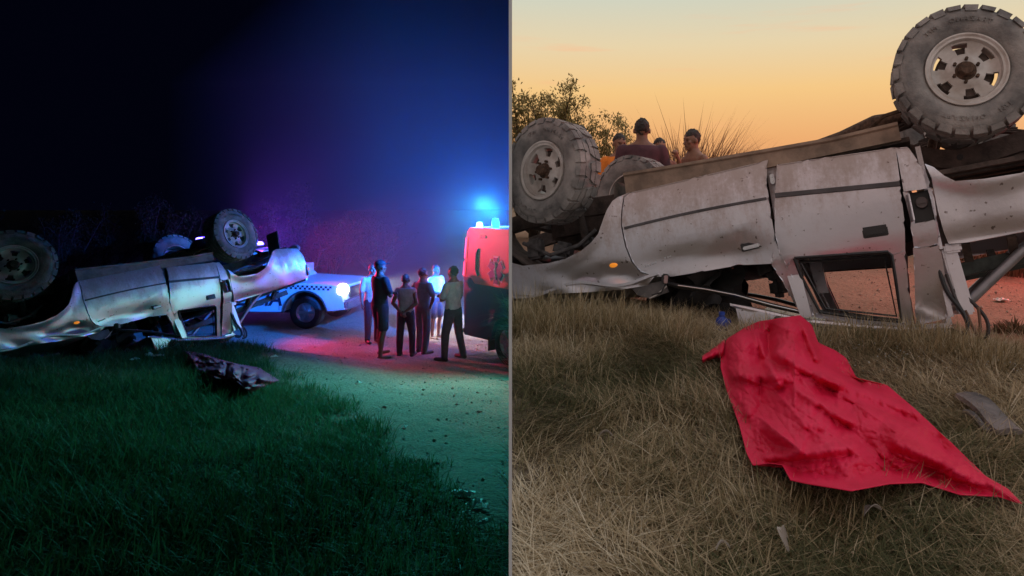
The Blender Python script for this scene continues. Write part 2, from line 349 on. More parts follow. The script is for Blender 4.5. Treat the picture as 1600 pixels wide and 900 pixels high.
def night_grass():
    x, y = scatter('night', 190000, -9.5, -.1, 2.4, 11.2, 1.15)
    n = len(x); c = clump(x, y, 1.1, 41.); c2 = clump(x, y, 3.6, 13.); z = ground_z('night', x, y)
    tall = np.clip(.6 + .9 * c + .6 * c2, .1, 1.6)
    L = RNG.uniform(.06, .17, n) * (.5 + tall); az = RNG.uniform(0, 6.283, n); lean = RNG.uniform(.1, 1.15, n); curl = RNG.uniform(.1, 1.1, n)
    tint = np.clip(.45 + .4 * clump(x, y, .9, 91.) + RNG.normal(0, .16, n), 0, 1)
    return blades(np.stack([x, y, z - .005], -1), L, az, lean, curl, RNG.uniform(.004, .010, n), tint)
def tuft_field(side, spots, seed, lo, hi, stops, label):
    rg = np.random.default_rng(seed); B, Ls, A, Le, Cu, Wd, Ti = [], [], [], [], [], [], []
    for (cx, cy, rad, n, hh) in spots:
        r = rad * np.sqrt(rg.random(n)); a = rg.uniform(0, 6.283, n); x = cx + r * np.cos(a); y = cy + r * np.sin(a); B.append(np.stack([x, y, ground_z(side, x, y) - .01], -1)); Ls.append(rg.uniform(lo, hi, n) * hh); A.append(a + rg.normal(0, .9, n)); Le.append(rg.uniform(.05, .7, n)); Cu.append(rg.uniform(-.2, 1.6, n)); Wd.append(rg.uniform(.0025, .006, n)); Ti.append(np.clip(rg.normal(.55, .25, n), 0, 1)); keep_ = (x + WS * y) > .03
        for q in (B, Ls, A, Le, Cu, Wd, Ti): q[-1] = q[-1][keep_]
    c = np.concatenate; me = blades(c(B), c(Ls), c(A), c(Le), c(Cu), c(Wd), c(Ti)); return tag(link('grass', me, blade_mat('tuft_%d' % seed, stops)), label, 'grass', kind='stuff')
STRAW = [(0, (.10, .10, .04)), (.3, (.26, .20, .10)), (.65, (.50, .39, .23)), (1, (.76, .64, .46))]
tuft_field('dusk', [(-.62, 4.45, .22, 900, 1.2), (-.35, 4.35, .25, 1100, 1.15), (-.05, 4.38, .22, 900, 1.), (.2, 4.3, .2, 700, .8), (.42, 4.15, .16, 500, .8), (-.25, 3.7, .3, 700, .6), (.25, 3.1, .3, 500, .5), (.95, 2.55, .22, 500, .55), (1.55, 3.98, .16, 500, .8), (1.85, 3.90, .2, 700, .8), (2.1, 3.75, .2, 700, .75), (1.3, 4.05, .16, 400, .7), (1.0, 4.15, .2, 500, .7), (2.6, 3.4, .3, 500, .5), (.6, 2.2, .25, 400, .5), (3.0, 3.9, .2, 400, .8), (.75, 3.75, .2, 300, .5), (.1, 2.5, .3, 400, .5)], 5, .12, .34, STRAW, 'taller straw tufts standing against the crumpled wing at dusk')
ng = link('grass', night_grass(), blade_mat('green_grass', [(0, (.035, .08, .03)), (.5, (.08, .18, .07)), (.85, (.15, .23, .11)), (1, (.36, .33, .22))])); tag(ng, 'thick green grass on the bank in the night half', 'grass', kind='stuff')

# ------------------------------------------------------------------ the overturned pickup truck
# built upside down in its own frame: x from the front axle to the tail, y from the visible side into the depth, z up (roof below, wheels on top)
def paint_mat(name, base, dust):
    m = bpy.data.materials.new(name); m.use_nodes = True; t = m.node_tree; b = t.nodes['Principled BSDF']; l = t.links.new
    tcn = nd(t, 'ShaderNodeTexCoord'); sp = nd(t, 'ShaderNodeSeparateXYZ'); l(tcn.outputs['Object'], sp.inputs[0])
    n1 = nd(t, 'ShaderNodeTexNoise', Scale=4.2, Detail=10., Roughness=.74); n2 = nd(t, 'ShaderNodeTexNoise', Scale=42., Detail=6., Roughness=.7)
    stm = nd(t, 'ShaderNodeMapping'); l(tcn.outputs['Object'], stm.inputs[0]); stm.inputs['Scale'].default_value = (1.6, 1.6, .55); l(stm.outputs[0], n1.inputs['Vector']); l(tcn.outputs['Object'], n2.inputs['Vector'])
    # road dust thrown up along the sills, patchy everywhere else
    mr = nd(t, 'ShaderNodeMapRange'); l(sp.outputs['Z'], mr.inputs[0]); mr.inputs[1].default_value = -.85; mr.inputs[2].default_value = -.28; mr.inputs[3].default_value = -.08; mr.inputs[4].default_value = .30
    a1 = nd(t, 'ShaderNodeMath', operation='ADD'); l(n1.outputs[0], a1.inputs[0]); l(mr.outputs[0], a1.inputs[1])
    a2 = nd(t, 'ShaderNodeMath', operation='MULTIPLY_ADD'); l(n2.outputs[0], a2.inputs[0]); a2.inputs[1].default_value = .35; l(a1.outputs[0], a2.inputs[2])
    rd = nd(t, 'ShaderNodeMapRange', interpolation_type='SMOOTHSTEP'); l(a2.outputs[0], rd.inputs[0]); rd.inputs[1].default_value = .62; rd.inputs[2].default_value = 1.02; rd.inputs[4].default_value = .75
    mxa = nd(t, 'ShaderNodeMix', data_type='RGBA'); l(rd.outputs[0], mxa.inputs[0]); mxa.inputs[6].default_value = (*base, 1); mxa.inputs[7].default_value = (*dust, 1)
    # dark mud flecks
    vo = nd(t, 'ShaderNodeTexNoise', Scale=24., Detail=4., Roughness=.55); l(tcn.outputs['Object'], vo.inputs['Vector'])
    fl = nd(t, 'ShaderNodeMapRange', interpolation_type='SMOOTHSTEP'); l(vo.outputs[0], fl.inputs[0]); fl.inputs[1].default_value = .655; fl.inputs[2].default_value = .70; fl.inputs[4].default_value = .75
    mxb = nd(t, 'ShaderNodeMix', data_type='RGBA'); l(fl.outputs[0], mxb.inputs[0]); l(mxa.outputs[2], mxb.inputs[6]); mxb.inputs[7].default_value = (.10, .06, .045, 1)
    l(mxb.outputs[2], b.inputs['Base Color'])
    me_ = nd(t, 'ShaderNodeMapRange'); l(rd.outputs[0], me_.inputs[0]); me_.inputs[3].default_value = .80; me_.inputs[4].default_value = .05; l(me_.outputs[0], b.inputs['Metallic'])
    ro = nd(t, 'ShaderNodeMapRange'); l(rd.outputs[0], ro.inputs[0]); ro.inputs[3].default_value = .30; ro.inputs[4].default_value = .75; l(ro.outputs[0], b.inputs['Roughness'])
    b1 = nd(t, 'ShaderNodeBump', Strength=.25, Distance=.004); l(n2.outputs[0], b1.inputs['Height'])
    nl = nd(t, 'ShaderNodeTexNoise', Scale=5.5, Detail=2.); l(tcn.outputs['Object'], nl.inputs['Vector'])
    b2 = nd(t, 'ShaderNodeBump', Strength=.35, Distance=.012); l(nl.outputs[0], b2.inputs['Height']); l(b1.outputs[0], b2.inputs['Normal']); l(b2.outputs[0], b.inputs['Normal'])
    return m
M_paint = paint_mat('silver_paint_dusty', (.72, .70, .75), (.40, .30, .25))
M_under = mat('underbody_dirt', (.09, .065, .055), .9, var=.5, vscale=9., bump=.4)
M_sill = mat('sill_brown', (.26, .185, .135), .75, var=.35, vscale=6., bump=.2)
M_black = mat('black_rubber_trim', (.015, .015, .017), .45)
M_plastic = mat('black_plastic', (.02, .02, .022), .35)
M_cloth_in = mat('seat_fabric', (.03, .028, .028), .95, var=.3)
M_chrome = mat('chrome_dull', (.6, .6, .62), .22, 1.)
M_tyre = mat('tyre_rubber_dusty', (.13, .125, .122), .88, col2=(.36, .335, .315), vscale=5., bump=.35, bscale=60.)
M_rim = mat('alloy_rim_dusty', (.66, .63, .60), .5, .2, col2=(.42, .37, .33), vscale=6., bump=.1)
M_hub = mat('rusty_hub', (.10, .06, .04), .8, .3, var=.5, vscale=40., bump=.3)
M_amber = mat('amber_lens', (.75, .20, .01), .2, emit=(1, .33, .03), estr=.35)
M_tube = mat('grey_tube_paint', (.33, .33, .36), .35, .6, var=.15)
M_flatbar = mat('dark_green_bar', (.045, .055, .05), .6, .3, var=.4, vscale=14.)

FENDER = [(-.80, -.62), (-.62, -.52), (-.53, -.50), (-.46, -.58), (-.37, -.665), (-.24, -.719), (-.004, -.735), (.147, -.725), (.282, -.688), (.373, -.64), (.438, -.587), (.478, -.517), (.527, -.419), (.574, -.358), (.634, -.32), (.695, -.308), (.648, -.329), (.625, -.467), (.614, -.552), (.625, -.706), (.650, -.823), (.695, -.9), (.80, -.955), (.735, -1.001), (.548, -1.007), (.188, -.982), (-.372, -.93), (-.78, -.90)]
FDOOR = [(.660, -.329), (.717, -.312), (1.228, -.301), (1.723, -.287), (1.711, -.345), (1.697, -.465), (1.696, -.554), (1.691, -.686), (1.686, -.846), (1.634, -.98), (1.408, -.953), (1.168, -.961), (.946, -.964), (.851, -.959), (.707, -.9), (.662, -.823), (.637, -.706), (.626, -.552), (.637, -.467)]
FPILLAR = [(1.634, -.983), (1.686, -.850), (1.701, -.934), (1.73, -1.023), (1.754, -1.143), (1.788, -1.273), (1.832, -1.353), (1.76, -1.345), (1.716, -1.222), (1.685, -1.113), (1.652, -1.033)]
RDOOR = [(1.79, -.335), (2.143, -.36), (2.522, -.387), (2.507, -.602), (2.495, -.723), (2.484, -.86), (2.453, -1.034), (2.379, -1.038), (2.36, -1.019), (2.03, -.991), (1.79, -.974), (1.728, -1.015), (1.700, -.904), (1.700, -.787), (1.744, -.55)]
RSTRIP = [(2.379, -1.041), (2.453, -1.037), (2.428, -1.257), (2.416, -1.484), (2.351, -1.457), (2.368, -1.221)]
FSTRIP = [(1.731, -1.018), (1.79, -.977), (1.807, -1.089), (1.846, -1.231), (1.877, -1.334), (1.833, -1.359), (1.781, -1.218)]
BSTRIP = [(1.833, -1.362), (1.878, -1.337), (2.121, -1.408), (2.351, -1.460), (2.415, -1.487), (2.413, -1.503), (2.114, -1.444)]
WINDOW = [(1.79, -.974), (2.359, -1.023), (2.377, -1.045), (2.368, -1.221), (2.351, -1.457), (2.121, -1.405), (1.877, -1.334), (1.846, -1.231), (1.807, -1.089)]
QUARTER = [(2.529, -.392), (2.592, -.399), (2.63, -.504), (2.663, -.581), (2.672, -.640), (2.655, -.676), (2.548, -.676), (2.520, -.676)]
QUARTER2 = [(2.520, -.680), (2.545, -.680), (2.545, -.878), (2.658, -.878), (2.660, -.680), (2.676, -.680), (2.678, -.706), (2.667, -.865), (2.651, -1.019), (2.511, -1.02), (2.523, -.867)]
CPILLAR = [(2.51, -1.024), (2.652, -1.032), (2.645, -1.237), (2.609, -1.464), (2.438, -1.483), (2.446, -1.389)]
BED = [(2.668, -.531), (2.711, -.561), (2.757, -.628), (2.81, -.672), (2.96, -.69), (3.15, -.695), (3.33, -.64), (3.46, -.50), (3.6, -.375), (3.71, -.345), (4.12, -.40), (4.19, -.55), (4.20, -.94), (3.48, -1.005), (2.80, -1.035), (2.705, -1.027), (2.692, -.959), (2.684, -.827), (2.688, -.626)]
TW = 1.70
def skin_y(x, z):
    """depth of the body side below and above the belt line, with the dents of the crash"""
    y = .04 + (0. if z > -.98 else .30 * (-.98 - z))
    y += .012 * math.exp(-((z + .60) / .05) ** 2) * 0
    y += .06 * min(1., max(0., (z + .60) / -.40)) ** 1.6 + .05 * max(0., (z + .52) / .22) ** 2                       # belt rolls inwards a little
    if x < 1.72: y += .055 * math.exp(-(((x - 1.40) / .22) ** 2 + ((z + .90) / .13) ** 2)) + .03 * math.exp(-(((x - 1.0) / .3) ** 2 + ((z + .86) / .10) ** 2))   # crushed door
    if .9 < x < 1.72: y -= .014 * math.exp(-(abs((z + .74) - .45 * (x - 1.40)) / .03)) * math.exp(-((x - 1.4) / .2) ** 2)
    if x < .75: y += .05 * math.exp(-(((x - .42) / .20) ** 2 + ((z + .90) / .07) ** 2)) + .02 * math.sin(x * 17 + z * 23) * math.exp(-((z + .98) / .12) ** 2)
    if x < .62 and z > -.8:                                                         # flared lip of the wheel arch
        d = abs(math.hypot(x - .02, (z + .14) * 1.0) - .59); y -= .035 * math.exp(-(d / .06) ** 2)
    if x > 2.66:
        d = abs(math.hypot(x - 3.03, z + .10) - .60); y -= .03 * math.exp(-(d / .06) ** 2) if z > -.85 else 0
        y += .02 * math.exp(-(((x - 2.95) / .3) ** 2 + ((z + 1.0) / .05) ** 2)) + .004 * math.sin(x * 13 + z * 5)
    if x > 2.4 and z < -1.05: y += .02 * math.exp(-(((x - 2.58) / .05) ** 2 + ((z + 1.38) / .08) ** 2)) + .008 * math.sin(z * 40 + x * 30) * math.exp(-((z + 1.40) / .06) ** 2)
    return y
def panel_mesh(name, poly, yf=skin_y, th=.022, res=.05, bev=.005):
    bm = bmesh.new(); vv = [bm.verts.new((x, 0, z)) for x, z in poly]
    for t3 in tessellate_polygon([[Vector((x, z, 0)) for x, z in poly]]): bm.faces.new([vv[i] for i in t3])
    bmesh.ops.recalc_face_normals(bm, faces=bm.faces)
    xs = [p[0] for p in poly]; zs = [p[1] for p in poly]
    for v in np.arange(math.floor(min(xs) / res) * res + res, max(xs), res):
        bmesh.ops.bisect_plane(bm, geom=bm.verts[:] + bm.edges[:] + bm.faces[:], plane_co=(v + .0007, 0, 0), plane_no=(1, 0, 0))
    for v in np.arange(math.floor(min(zs) / res) * res + res, max(zs), res):
        bmesh.ops.bisect_plane(bm, geom=bm.verts[:] + bm.edges[:] + bm.faces[:], plane_co=(0, 0, v + .0007), plane_no=(0, 0, 1))
    bmesh.ops.remove_doubles(bm, verts=bm.verts, dist=.0008)
    bmesh.ops.delete(bm, geom=[v for v in bm.verts if not v.link_faces], context='VERTS')
    fr = bm.faces[:]; top = bm.verts[:]
    if fr and sum(f.normal.y for f in fr) > 0: bmesh.ops.reverse_faces(bm, faces=fr)
    dup = bmesh.ops.duplicate(bm, geom=fr); vm = dup['vert_map']
    bf = [g for g in dup['geom'] if isinstance(g, bmesh.types.BMFace)]; bmesh.ops.reverse_faces(bm, faces=bf)
    rim = [e for e in bm.edges if e.is_boundary and e.verts[0] in vm and e.verts[1] in vm and e.verts[0] in set(top)]
    tops = set(top)
    for e in [e for e in bm.edges if e.is_boundary and e.verts[0] in tops and e.verts[1] in tops]:
        a, b = e.verts
        try: bm.faces.new((b, a, vm[a], vm[b]))
        except Exception: pass
    for v in top: v.co.y = yf(v.co.x, v.co.z)
    for v in top:
        w = vm[v]; w.co.y = v.co.y + th
    if bev:
        bm.normal_update(); es = [e for e in bm.edges if len(e.link_faces) == 2 and e.calc_face_angle(0) > R(55) and e.verts[0] in tops and e.verts[1] in tops]
        bmesh.ops.bevel(bm, geom=es, offset=bev, segments=2, affect='EDGES')
    return bm_mesh(name, bm, True, 50)
def mirrored(me):
    m2 = me.copy(); co = np.empty(len(me.vertices) * 3, np.float32); me.vertices.foreach_get('co', co); co = co.reshape(-1, 3); co[:, 1] = TW - co[:, 1]
    m2.vertices.foreach_set('co', co.ravel()); m2.flip_normals(); m2.update(); return m2
def sy(x, z, d=0.): return (x, skin_y(x, z) + d, z)

def tyre_mesh():
    m = MB()
    prof = [(.232, .045), (.245, .030), (.275, .018), (.32, .010), (.36, .012), (.388, .026), (.402, .05), (.405, .14), (.402, .23), (.388, .254), (.36, .268), (.32, .27), (.275, .262), (.245, .25), (.232, .235)]
    m.lathe(prof, 64, 'Y', closed=True)
    N = 26
    for k in range(N):
        for side in (0, 1):
            a = 2 * math.pi * (k + .5 * side) / N
            yy = lambda y: y if side == 0 else .28 - y
            def lug(a0, a1, ys, r0, r1, tw=0.):
                vs = []
                for (rr) in (r0, r1):
                    for (aa, y_) in ((a0, ys[0]), (a1, ys[0]), (a1 + tw, ys[1]), (a0 + tw, ys[1])):
                        vs.append(m.bm.verts.new((rr * math.cos(aa), yy(y_), rr * math.sin(aa))))
                for q in ((0, 1, 2, 3), (7, 6, 5, 4), (0, 4, 5, 1), (1, 5, 6, 2), (2, 6, 7, 3), (3, 7, 4, 0)): m.bm.faces.new([vs[i] for i in q])
            w = 2 * math.pi / N
            lug(a, a + w * .80, (.022, .078), .394, .4185, .02)                       # shoulder lug
            # side biter: a block running down the sidewall
            vs = []
            for (rr, y_) in ((.4165, .020), (.372 if k % 2 else .386, .0085), (.372 if k % 2 else .386, .03), (.400, .05)):
                for aa in (a + w * .02, a + w * .76): vs.append(m.bm.verts.new((rr * math.cos(aa), yy(y_), rr * math.sin(aa))))
            for q in ((0, 1, 3, 2), (2, 3, 5, 4), (4, 5, 7, 6), (6, 7, 1, 0), (0, 2, 4, 6), (1, 7, 5, 3)): m.bm.faces.new([vs[i] for i in q])
            lug(a + w * .08, a + w * .80, (.086, .134), .398, .4185, .07 if k % 2 else -.05)   # centre block
    return bm_mesh('tyre', m.bm, True, 35)
def letters_mesh(txt, rad, size, mid, flipz=False, y=.006):
    cu = bpy.data.curves.new('t', 'FONT'); cu.body = txt; cu.size = size; cu.extrude = .003; cu.resolution_u = 2; cu.align_x = 'CENTER'; cu.space_character = 1.25
    o = bpy.data.objects.new('t', cu); COL.objects.link(o); dg_ = bpy.context.evaluated_depsgraph_get(); me = bpy.data.meshes.new_from_object(o.evaluated_get(dg_)); bpy.data.objects.remove(o)
    for v in me.vertices:
        a = mid + v.co.x / rad; rr = rad + v.co.y; v.co = Vector((rr * math.cos(a), y - v.co.z, rr * math.sin(a)))
    me.update(); return me
def rim_mesh():
    bm = bmesh.new(); NA = 96; rs = [.045, .06, .075, .09, .102, .114, .126, .140, .155, .170, .182, .192, .200, .212, .224, .232]
    def dish(r): return .030 + .045 * max(0., 1 - ((r - .10) / .10) ** 2) * 0 + (.030 if r < .085 else .030 + .018 * math.sin(min(1, (r - .085) / .11) * math.pi)) - (.028 if r > .198 else 0) - (.010 if r > .222 else 0)
    V = [[bm.verts.new((r * math.cos(2 * math.pi * k / NA), dish(r), r * math.sin(2 * math.pi * k / NA))) for k in range(NA)] for r in rs]
    for i in range(len(rs) - 1):
        rm = (rs[i] + rs[i + 1]) / 2
        for k in range(NA):
            a = ((k + .5) / NA * 6) % 1 - .5; ang = abs(a) * 60
            if .116 < rm < .186 and ang < 9 + (rm - .116) / .07 * 9: continue
            bm.faces.new((V[i][k], V[i][(k + 1) % NA], V[i + 1][(k + 1) % NA], V[i + 1][k]))
    bmesh.ops.delete(bm, geom=[v for v in bm.verts if not v.link_faces], context='VERTS')
    fs = bm.faces[:]; r_ = bmesh.ops.extrude_face_region(bm, geom=fs)
    for v in [g for g in r_['geom'] if isinstance(g, bmesh.types.BMVert)]: v.co.y += .028
    m = MB(); m.bm.free(); m.bm = bm
    m.lathe([(.233, .022), (.233, .255), (.222, .255), (.212, .20), (.205, .14), (.212, .05), (.224, .030)], 64, 'Y', closed=True)
    return bm_mesh('rim', bm, True, 30)
ME_tyre, ME_rim = tyre_mesh(), rim_mesh()
ME_text = [letters_mesh('TRAZANO', .305, .042, R(-105)), letters_mesh('M/T', .305, .042, R(-62)), letters_mesh('TRAZANO', .305, .042, R(75)), letters_mesh('M/T', .305, .042, R(118))]
def hub_mesh(big):
    m = MB(); m.lathe([(.0, .012), (.030, .012), (.036, .02), (.040, .05), (.058, .058), (.062, .075), (.062, .11)] if not big else [(0, .0), (.036, .0), (.042, .01), (.044, .05), (.060, .056), (.064, .075), (.064, .11)], 24)
    for k in range(6):
        a = k * math.pi / 3 + .3; m.lathe([(.0, .036), (.011, .036), (.011, .062)], 6, c=(.074 * math.cos(a), 0, .074 * math.sin(a)))
    return bm_mesh('hub', m.bm)
ME_hub = hub_mesh(True)
def drum_mesh():
    m = MB(); m.lathe([(0, .10), (.155, .10), (.168, .115), (.168, .19), (.10, .21), (0, .21)], 32); return bm_mesh('brake_drum', m.bm)
ME_drum = drum_mesh()
def wheel(parent, x, z, far, steer=0., spin=0., name='wheel'):
    base = Matrix.Translation((x, TW if far else 0, z)) @ Matrix.Rotation(steer, 4, 'Z') @ (Matrix.Rotation(math.pi, 4, 'Z') if far else Matrix.Identity(4)) @ Matrix.Rotation(spin, 4, 'Y')
    t = link(name, ME_tyre, M_tyre, parent, base)
    for me, m, n in ((ME_rim, M_rim, 'rim'), (ME_hub, M_hub, 'hub'), (ME_drum, M_under, 'brake_drum'), *((q, M_tyre, 'sidewall_lettering') for q in ME_text)): link(n, me, m, t)
    return t
def rail_z(x):
    xs = [.85, .976, 1.362, 1.786, 2.093, 2.387, 2.60]; zs = [-1.00, -1.06, -1.225, -1.377, -1.446, -1.503, -1.525]; return float(np.interp(x, xs, zs))

def build_truck(label, mtx, group):
    T = thing('overturned_truck', label, 'truck', group=group, mtx=mtx)
    def side(name, poly, m=M_paint, both=True, **kw):
        me = panel_mesh(name, poly, **kw); o = link(name, me, m, T); o2 = link(name, mirrored(me), m, T) if both else None
        return o, o2
    fen, _ = side('front_wing', FENDER, res=.03, bev=0); fd, fd2 = side('front_door', FDOOR); rdr, rdr2 = side('rear_door', RDOOR)
    side('rear_quarter_panel', QUARTER); side('rear_quarter_panel', QUARTER2); side('cab_pillar', CPILLAR); bd, bd2 = side('bed_side', BED, th=.03, res=.028, bev=0)
    for nm, poly, par in (('window_frame', FPILLAR, fd), ('window_frame', RSTRIP, rdr), ('window_frame', FSTRIP, rdr), ('window_frame', BSTRIP, rdr)):
        me = panel_mesh(nm, poly, th=.035); link(nm, me, M_paint, par); link(nm, mirrored(me), M_paint, fd2 if par is fd else rdr2)
    # rubber round the rear window opening
    m = MB(); pts = [sy(x, z, -.002) for x, z in WINDOW]; m.tube(pts + [pts[0]], .011, 6); me = bm_mesh('window_seal', m.bm); link('window_seal', me, M_black, rdr); link('window_seal', mirrored(me), M_black, rdr2)
    m = MB(); pts = [(x + dx, skin_y(x, z) + .02, z + dz) for (x, z), dx, dz in zip([(1.81, -.99), (2.33, -1.035), (2.335, -1.43), (1.905, -1.33)], (.01, 0, -.005, .01), (-.012, -.012, .012, .012))]; m.tube(pts + [pts[0]], .008, 6); link('window_seal', bm_mesh('window_seal', m.bm), M_plastic, rdr)
    # crushed front window frame: black seal with a bright edge running from the mirror to the centre pillar
    m = MB(); pts = [(.90, .10, -1.015), (.976, .09, -1.044), (1.17, .10, -1.098), (1.362, .115, -1.162), (1.58, .14, -1.255), (1.764, .165, -1.324)]
    m.tube(pts, [.014, .018, .017, .017, .017, .014], 8); me = bm_mesh('window_frame', m.bm); link('window_frame', me, M_plastic, fd); link('window_frame', mirrored(me), M_plastic, fd2)
    m = MB(); m.tube([(x, y - .019, z + .004) for x, y, z in pts[1:]], .0055, 6); link('chrome_strip', bm_mesh('chrome_strip', m.bm), M_chrome, fd)
    m = MB(); m.tube([sy(x, z + .006, .015) for x, z in ((.95, -.968), (1.168, -.966), (1.408, -.958), (1.62, -.985))], .009, 6); link('window_seal', bm_mesh('window_seal', m.bm), M_black, fd)
    # side mouldings
    for (x0, z0, x1, z1, w, par) in ((.64, -.575, 1.685, -.556, .020, fd), (1.745, -.547, 2.508, -.622, .034, rdr)):
        bm = bmesh.new(); n = 14; rows = []
        for i in range(n):
            x = x0 + (x1 - x0) * i / (n - 1); zc = z0 + (z1 - z0) * i / (n - 1) + (.012 * math.sin(math.pi * i / (n - 1)) if par is fd else 0)
            rows.append([bm.verts.new((x, skin_y(x, zc + dz) + dy, zc + dz)) for dz, dy in ((w * .55, .004), (w * .4, -.010), (-w * .4, -.010), (-w * .55, .004))])
        for i in range(n - 1):
            for k in range(3): bm.faces.new((rows[i][k], rows[i + 1][k], rows[i + 1][k + 1], rows[i][k + 1]))
        bm.faces.new(rows[0]); bm.faces.new(rows[-1][::-1])
        link('side_moulding', bm_mesh('side_moulding', bm, True, 30), mat('moulding_grey', (.075, .07, .075), .5, var=.3), par)
    # door handles: recess tray, lever
    def handle(par, xc, zc, w, h, tilt, chrome):
        rot = Matrix.Rotation(tilt, 3, 'Y'); y = skin_y(xc, zc)
        m = MB(); m.box((xc, y - .002, zc), (w, .012, h), rot, .005); tray = link('door_handle', bm_mesh('door_handle', m.bm), M_plastic, par)
        m = MB(); m.box(Vector((xc, y - .014, zc)) + rot @ Vector((0, 0, -h * .15)), (w * .8, .016, h * .42), rot, .006); link('lever', bm_mesh('lever', m.bm), M_chrome if chrome else M_plastic, tray)
    handle(fd, 1.522, -.845, .145, .058, R(-4), True); handle(rdr, 2.311, -.885, .150, .075, R(1), False)
    # striker plate between the doors, the centre pillar behind
    m = MB(); m.prism([(1.70, -.30), (1.80, -.31), (1.80, -.95), (1.83, -1.36), (1.76, -1.36), (1.70, -.95)], .13, .19); link('centre_pillar', bm_mesh('centre_pillar', m.bm), M_paint, T)
    m = MB(); m.prism([(1.70, -.30), (1.80, -.31), (1.80, -.95), (1.83, -1.36), (1.76, -1.36), (1.70, -.95)], TW - .19, TW - .13); link('centre_pillar', bm_mesh('centre_pillar', m.bm), M_paint, T)
    m = MB(); m.box((1.735, .105, -.42), (.03, .03, .07), None, .006); m.tube([(1.735, .085, -.405), (1.735, .10, -.405)], .008); m.tube([(1.735, .085, -.435), (1.735, .10, -.435)], .008); link('striker_plate', bm_mesh('striker_plate', m.bm), M_chrome, T)
    # marker lamp, badge letters, mirror stub
    m = MB(); m.sph((.503, skin_y(.503, -.823) - .002, -.823), .030, (1.1, .5, .62)); link('marker_lamp', bm_mesh('marker_lamp', m.bm), M_amber, fen)
    m = MB()
    for i in range(6): m.box(sy(.745 + i * .017, -.868 + i * .003, -.003), (.010, .004, .014), None)
    for i in range(3): m.box(sy(.905 + i * .02, -.832 + i * .002, -.003), (.012, .004, .008), None)
    tag(link('badge', bm_mesh('badge', m.bm, False), M_chrome, fd), kind='stuff')
    m = MB(); m.box((.905, .03, -.985), (.05, .05, .07), Matrix.Rotation(R(12), 3, 'Y'), .01); m.tube([(.90, .03, -1.02), (.87, .01, -1.075), (.80, .0, -1.085)], .006, 6); link('mirror_bracket', bm_mesh('mirror_bracket', m.bm), M_plastic, fd)
    m = MB(); m.box((.918, .0, -.992), (.028, .012, .055), Matrix.Rotation(R(12), 3, 'Y'), .004); link('mirror_stub', bm_mesh('mirror_stub', m.bm), mat('broken_mirror_face', (.42, .28, .27), .4), fd)
    # crumpled bonnet edge and torn inner wing hanging below the wing
    bm = bmesh.new(); rows = []
    for i in range(25):
        x = -.78 + i * (1.62 / 24); rows.append([bm.verts.new((x, .075 + t * 1.55, -.935 - .05 * math.exp(-((x - .55) / .3) ** 2) + .018 * math.sin(x * 9 + t * 7) - .05 * math.sin(math.pi * t) + .02 * math.sin(13 * t + 4 * x))) for t in np.linspace(0, 1, 14)])
    for i in range(24):
        for k in range(13): bm.faces.new((rows[i][k], rows[i + 1][k], rows[i + 1][k + 1], rows[i][k + 1]))
    ex = bmesh.ops.extrude_face_region(bm, geom=bm.faces[:]); [setattr(v.co, 'z', v.co.z + .02) for v in ex['geom'] if isinstance(v, bmesh.types.BMVert)]
    link('bonnet', bm_mesh('bonnet', bm), M_paint, T)
    m = MB(); m.prism([(.60, -1.0), (.86, -.985), (.88, -1.07), (.74, -1.10), (.64, -1.06)], .13, .15); link('torn_inner_wing', bm_mesh('torn_inner_wing', m.bm), mat('dull_grey_metal', (.16, .15, .15), .6, .3, var=.3), fen)
    m = MB(); m.tube([(.88, .11, -1.03), (.80, .08, -1.085), (.755, .07, -1.10)], .005, 6); link('wire', bm_mesh('wire', m.bm), mat('pale_wire', (.5, .47, .44), .6), fen)
    # roof (underneath), its rail, and a bent flap
    bm = bmesh.new(); rows = []; nx, ny = 30, 20
    for i in range(nx):
        x = 1.31 + (2.60 - 1.31) * i / (nx - 1); zr = rail_z(x); yi = .06 + .30 * max(0, -.98 - zr) - .005
        rows.append([bm.verts.new((x, yi + (TW - 2 * yi) * t, zr - .02 - .05 * math.sin(math.pi * t) ** .7 + .02 * math.sin(11 * x + 6 * t) * math.sin(math.pi * t))) for t in np.linspace(0, 1, ny)])
    for i in range(nx - 1):
        for k in range(ny - 1): bm.faces.new((rows[i][k], rows[i + 1][k], rows[i + 1][k + 1], rows[i][k + 1]))
    ex = bmesh.ops.extrude_face_region(bm, geom=bm.faces[:]); [setattr(v.co, 'z', v.co.z + .018) for v in ex['geom'] if isinstance(v, bmesh.types.BMVert)]
    roof = link('roof', bm_mesh('roof', bm), M_paint, T)
    for far in (0, 1):
        m = MB(); pts = []
        for x in np.linspace(1.33, 2.60, 14):
            z = rail_z(x) - .012; y = .06 + .30 * (-.98 - z) - .012; pts.append((x, TW - y if far else y, z))
        m.tube(pts, [.012] + [.020] * 12 + [.016], 8); link('drip_rail', bm_mesh('drip_rail', m.bm), M_paint, roof)
    m = MB(); m.prism([(1.345, -1.23), (1.46, -1.27), (1.60, -1.33), (1.50, -1.42), (1.36, -1.425)], .12, .135); link('roof_flap', bm_mesh('roof_flap', m.bm), M_paint, roof)
    m = MB(); m.box((2.535, .235, -1.515), (.20, .10, .05), Matrix.Rotation(R(4), 3, 'Y'), .02); link('roof_corner', bm_mesh('roof_corner', m.bm), M_paint, roof)
    # cab shell: floor, firewall, back wall with a window hole, seats
    m = MB(); m.box((1.62, .85, -.33), (2.0, 1.42, .03)); m.box((.64, .85, -.62), (.04, 1.40, .56)); m.box((1.62, .85, -.28), (1.9, .30, .12)); link('floor_pan', bm_mesh('floor_pan', m.bm), M_under, T)
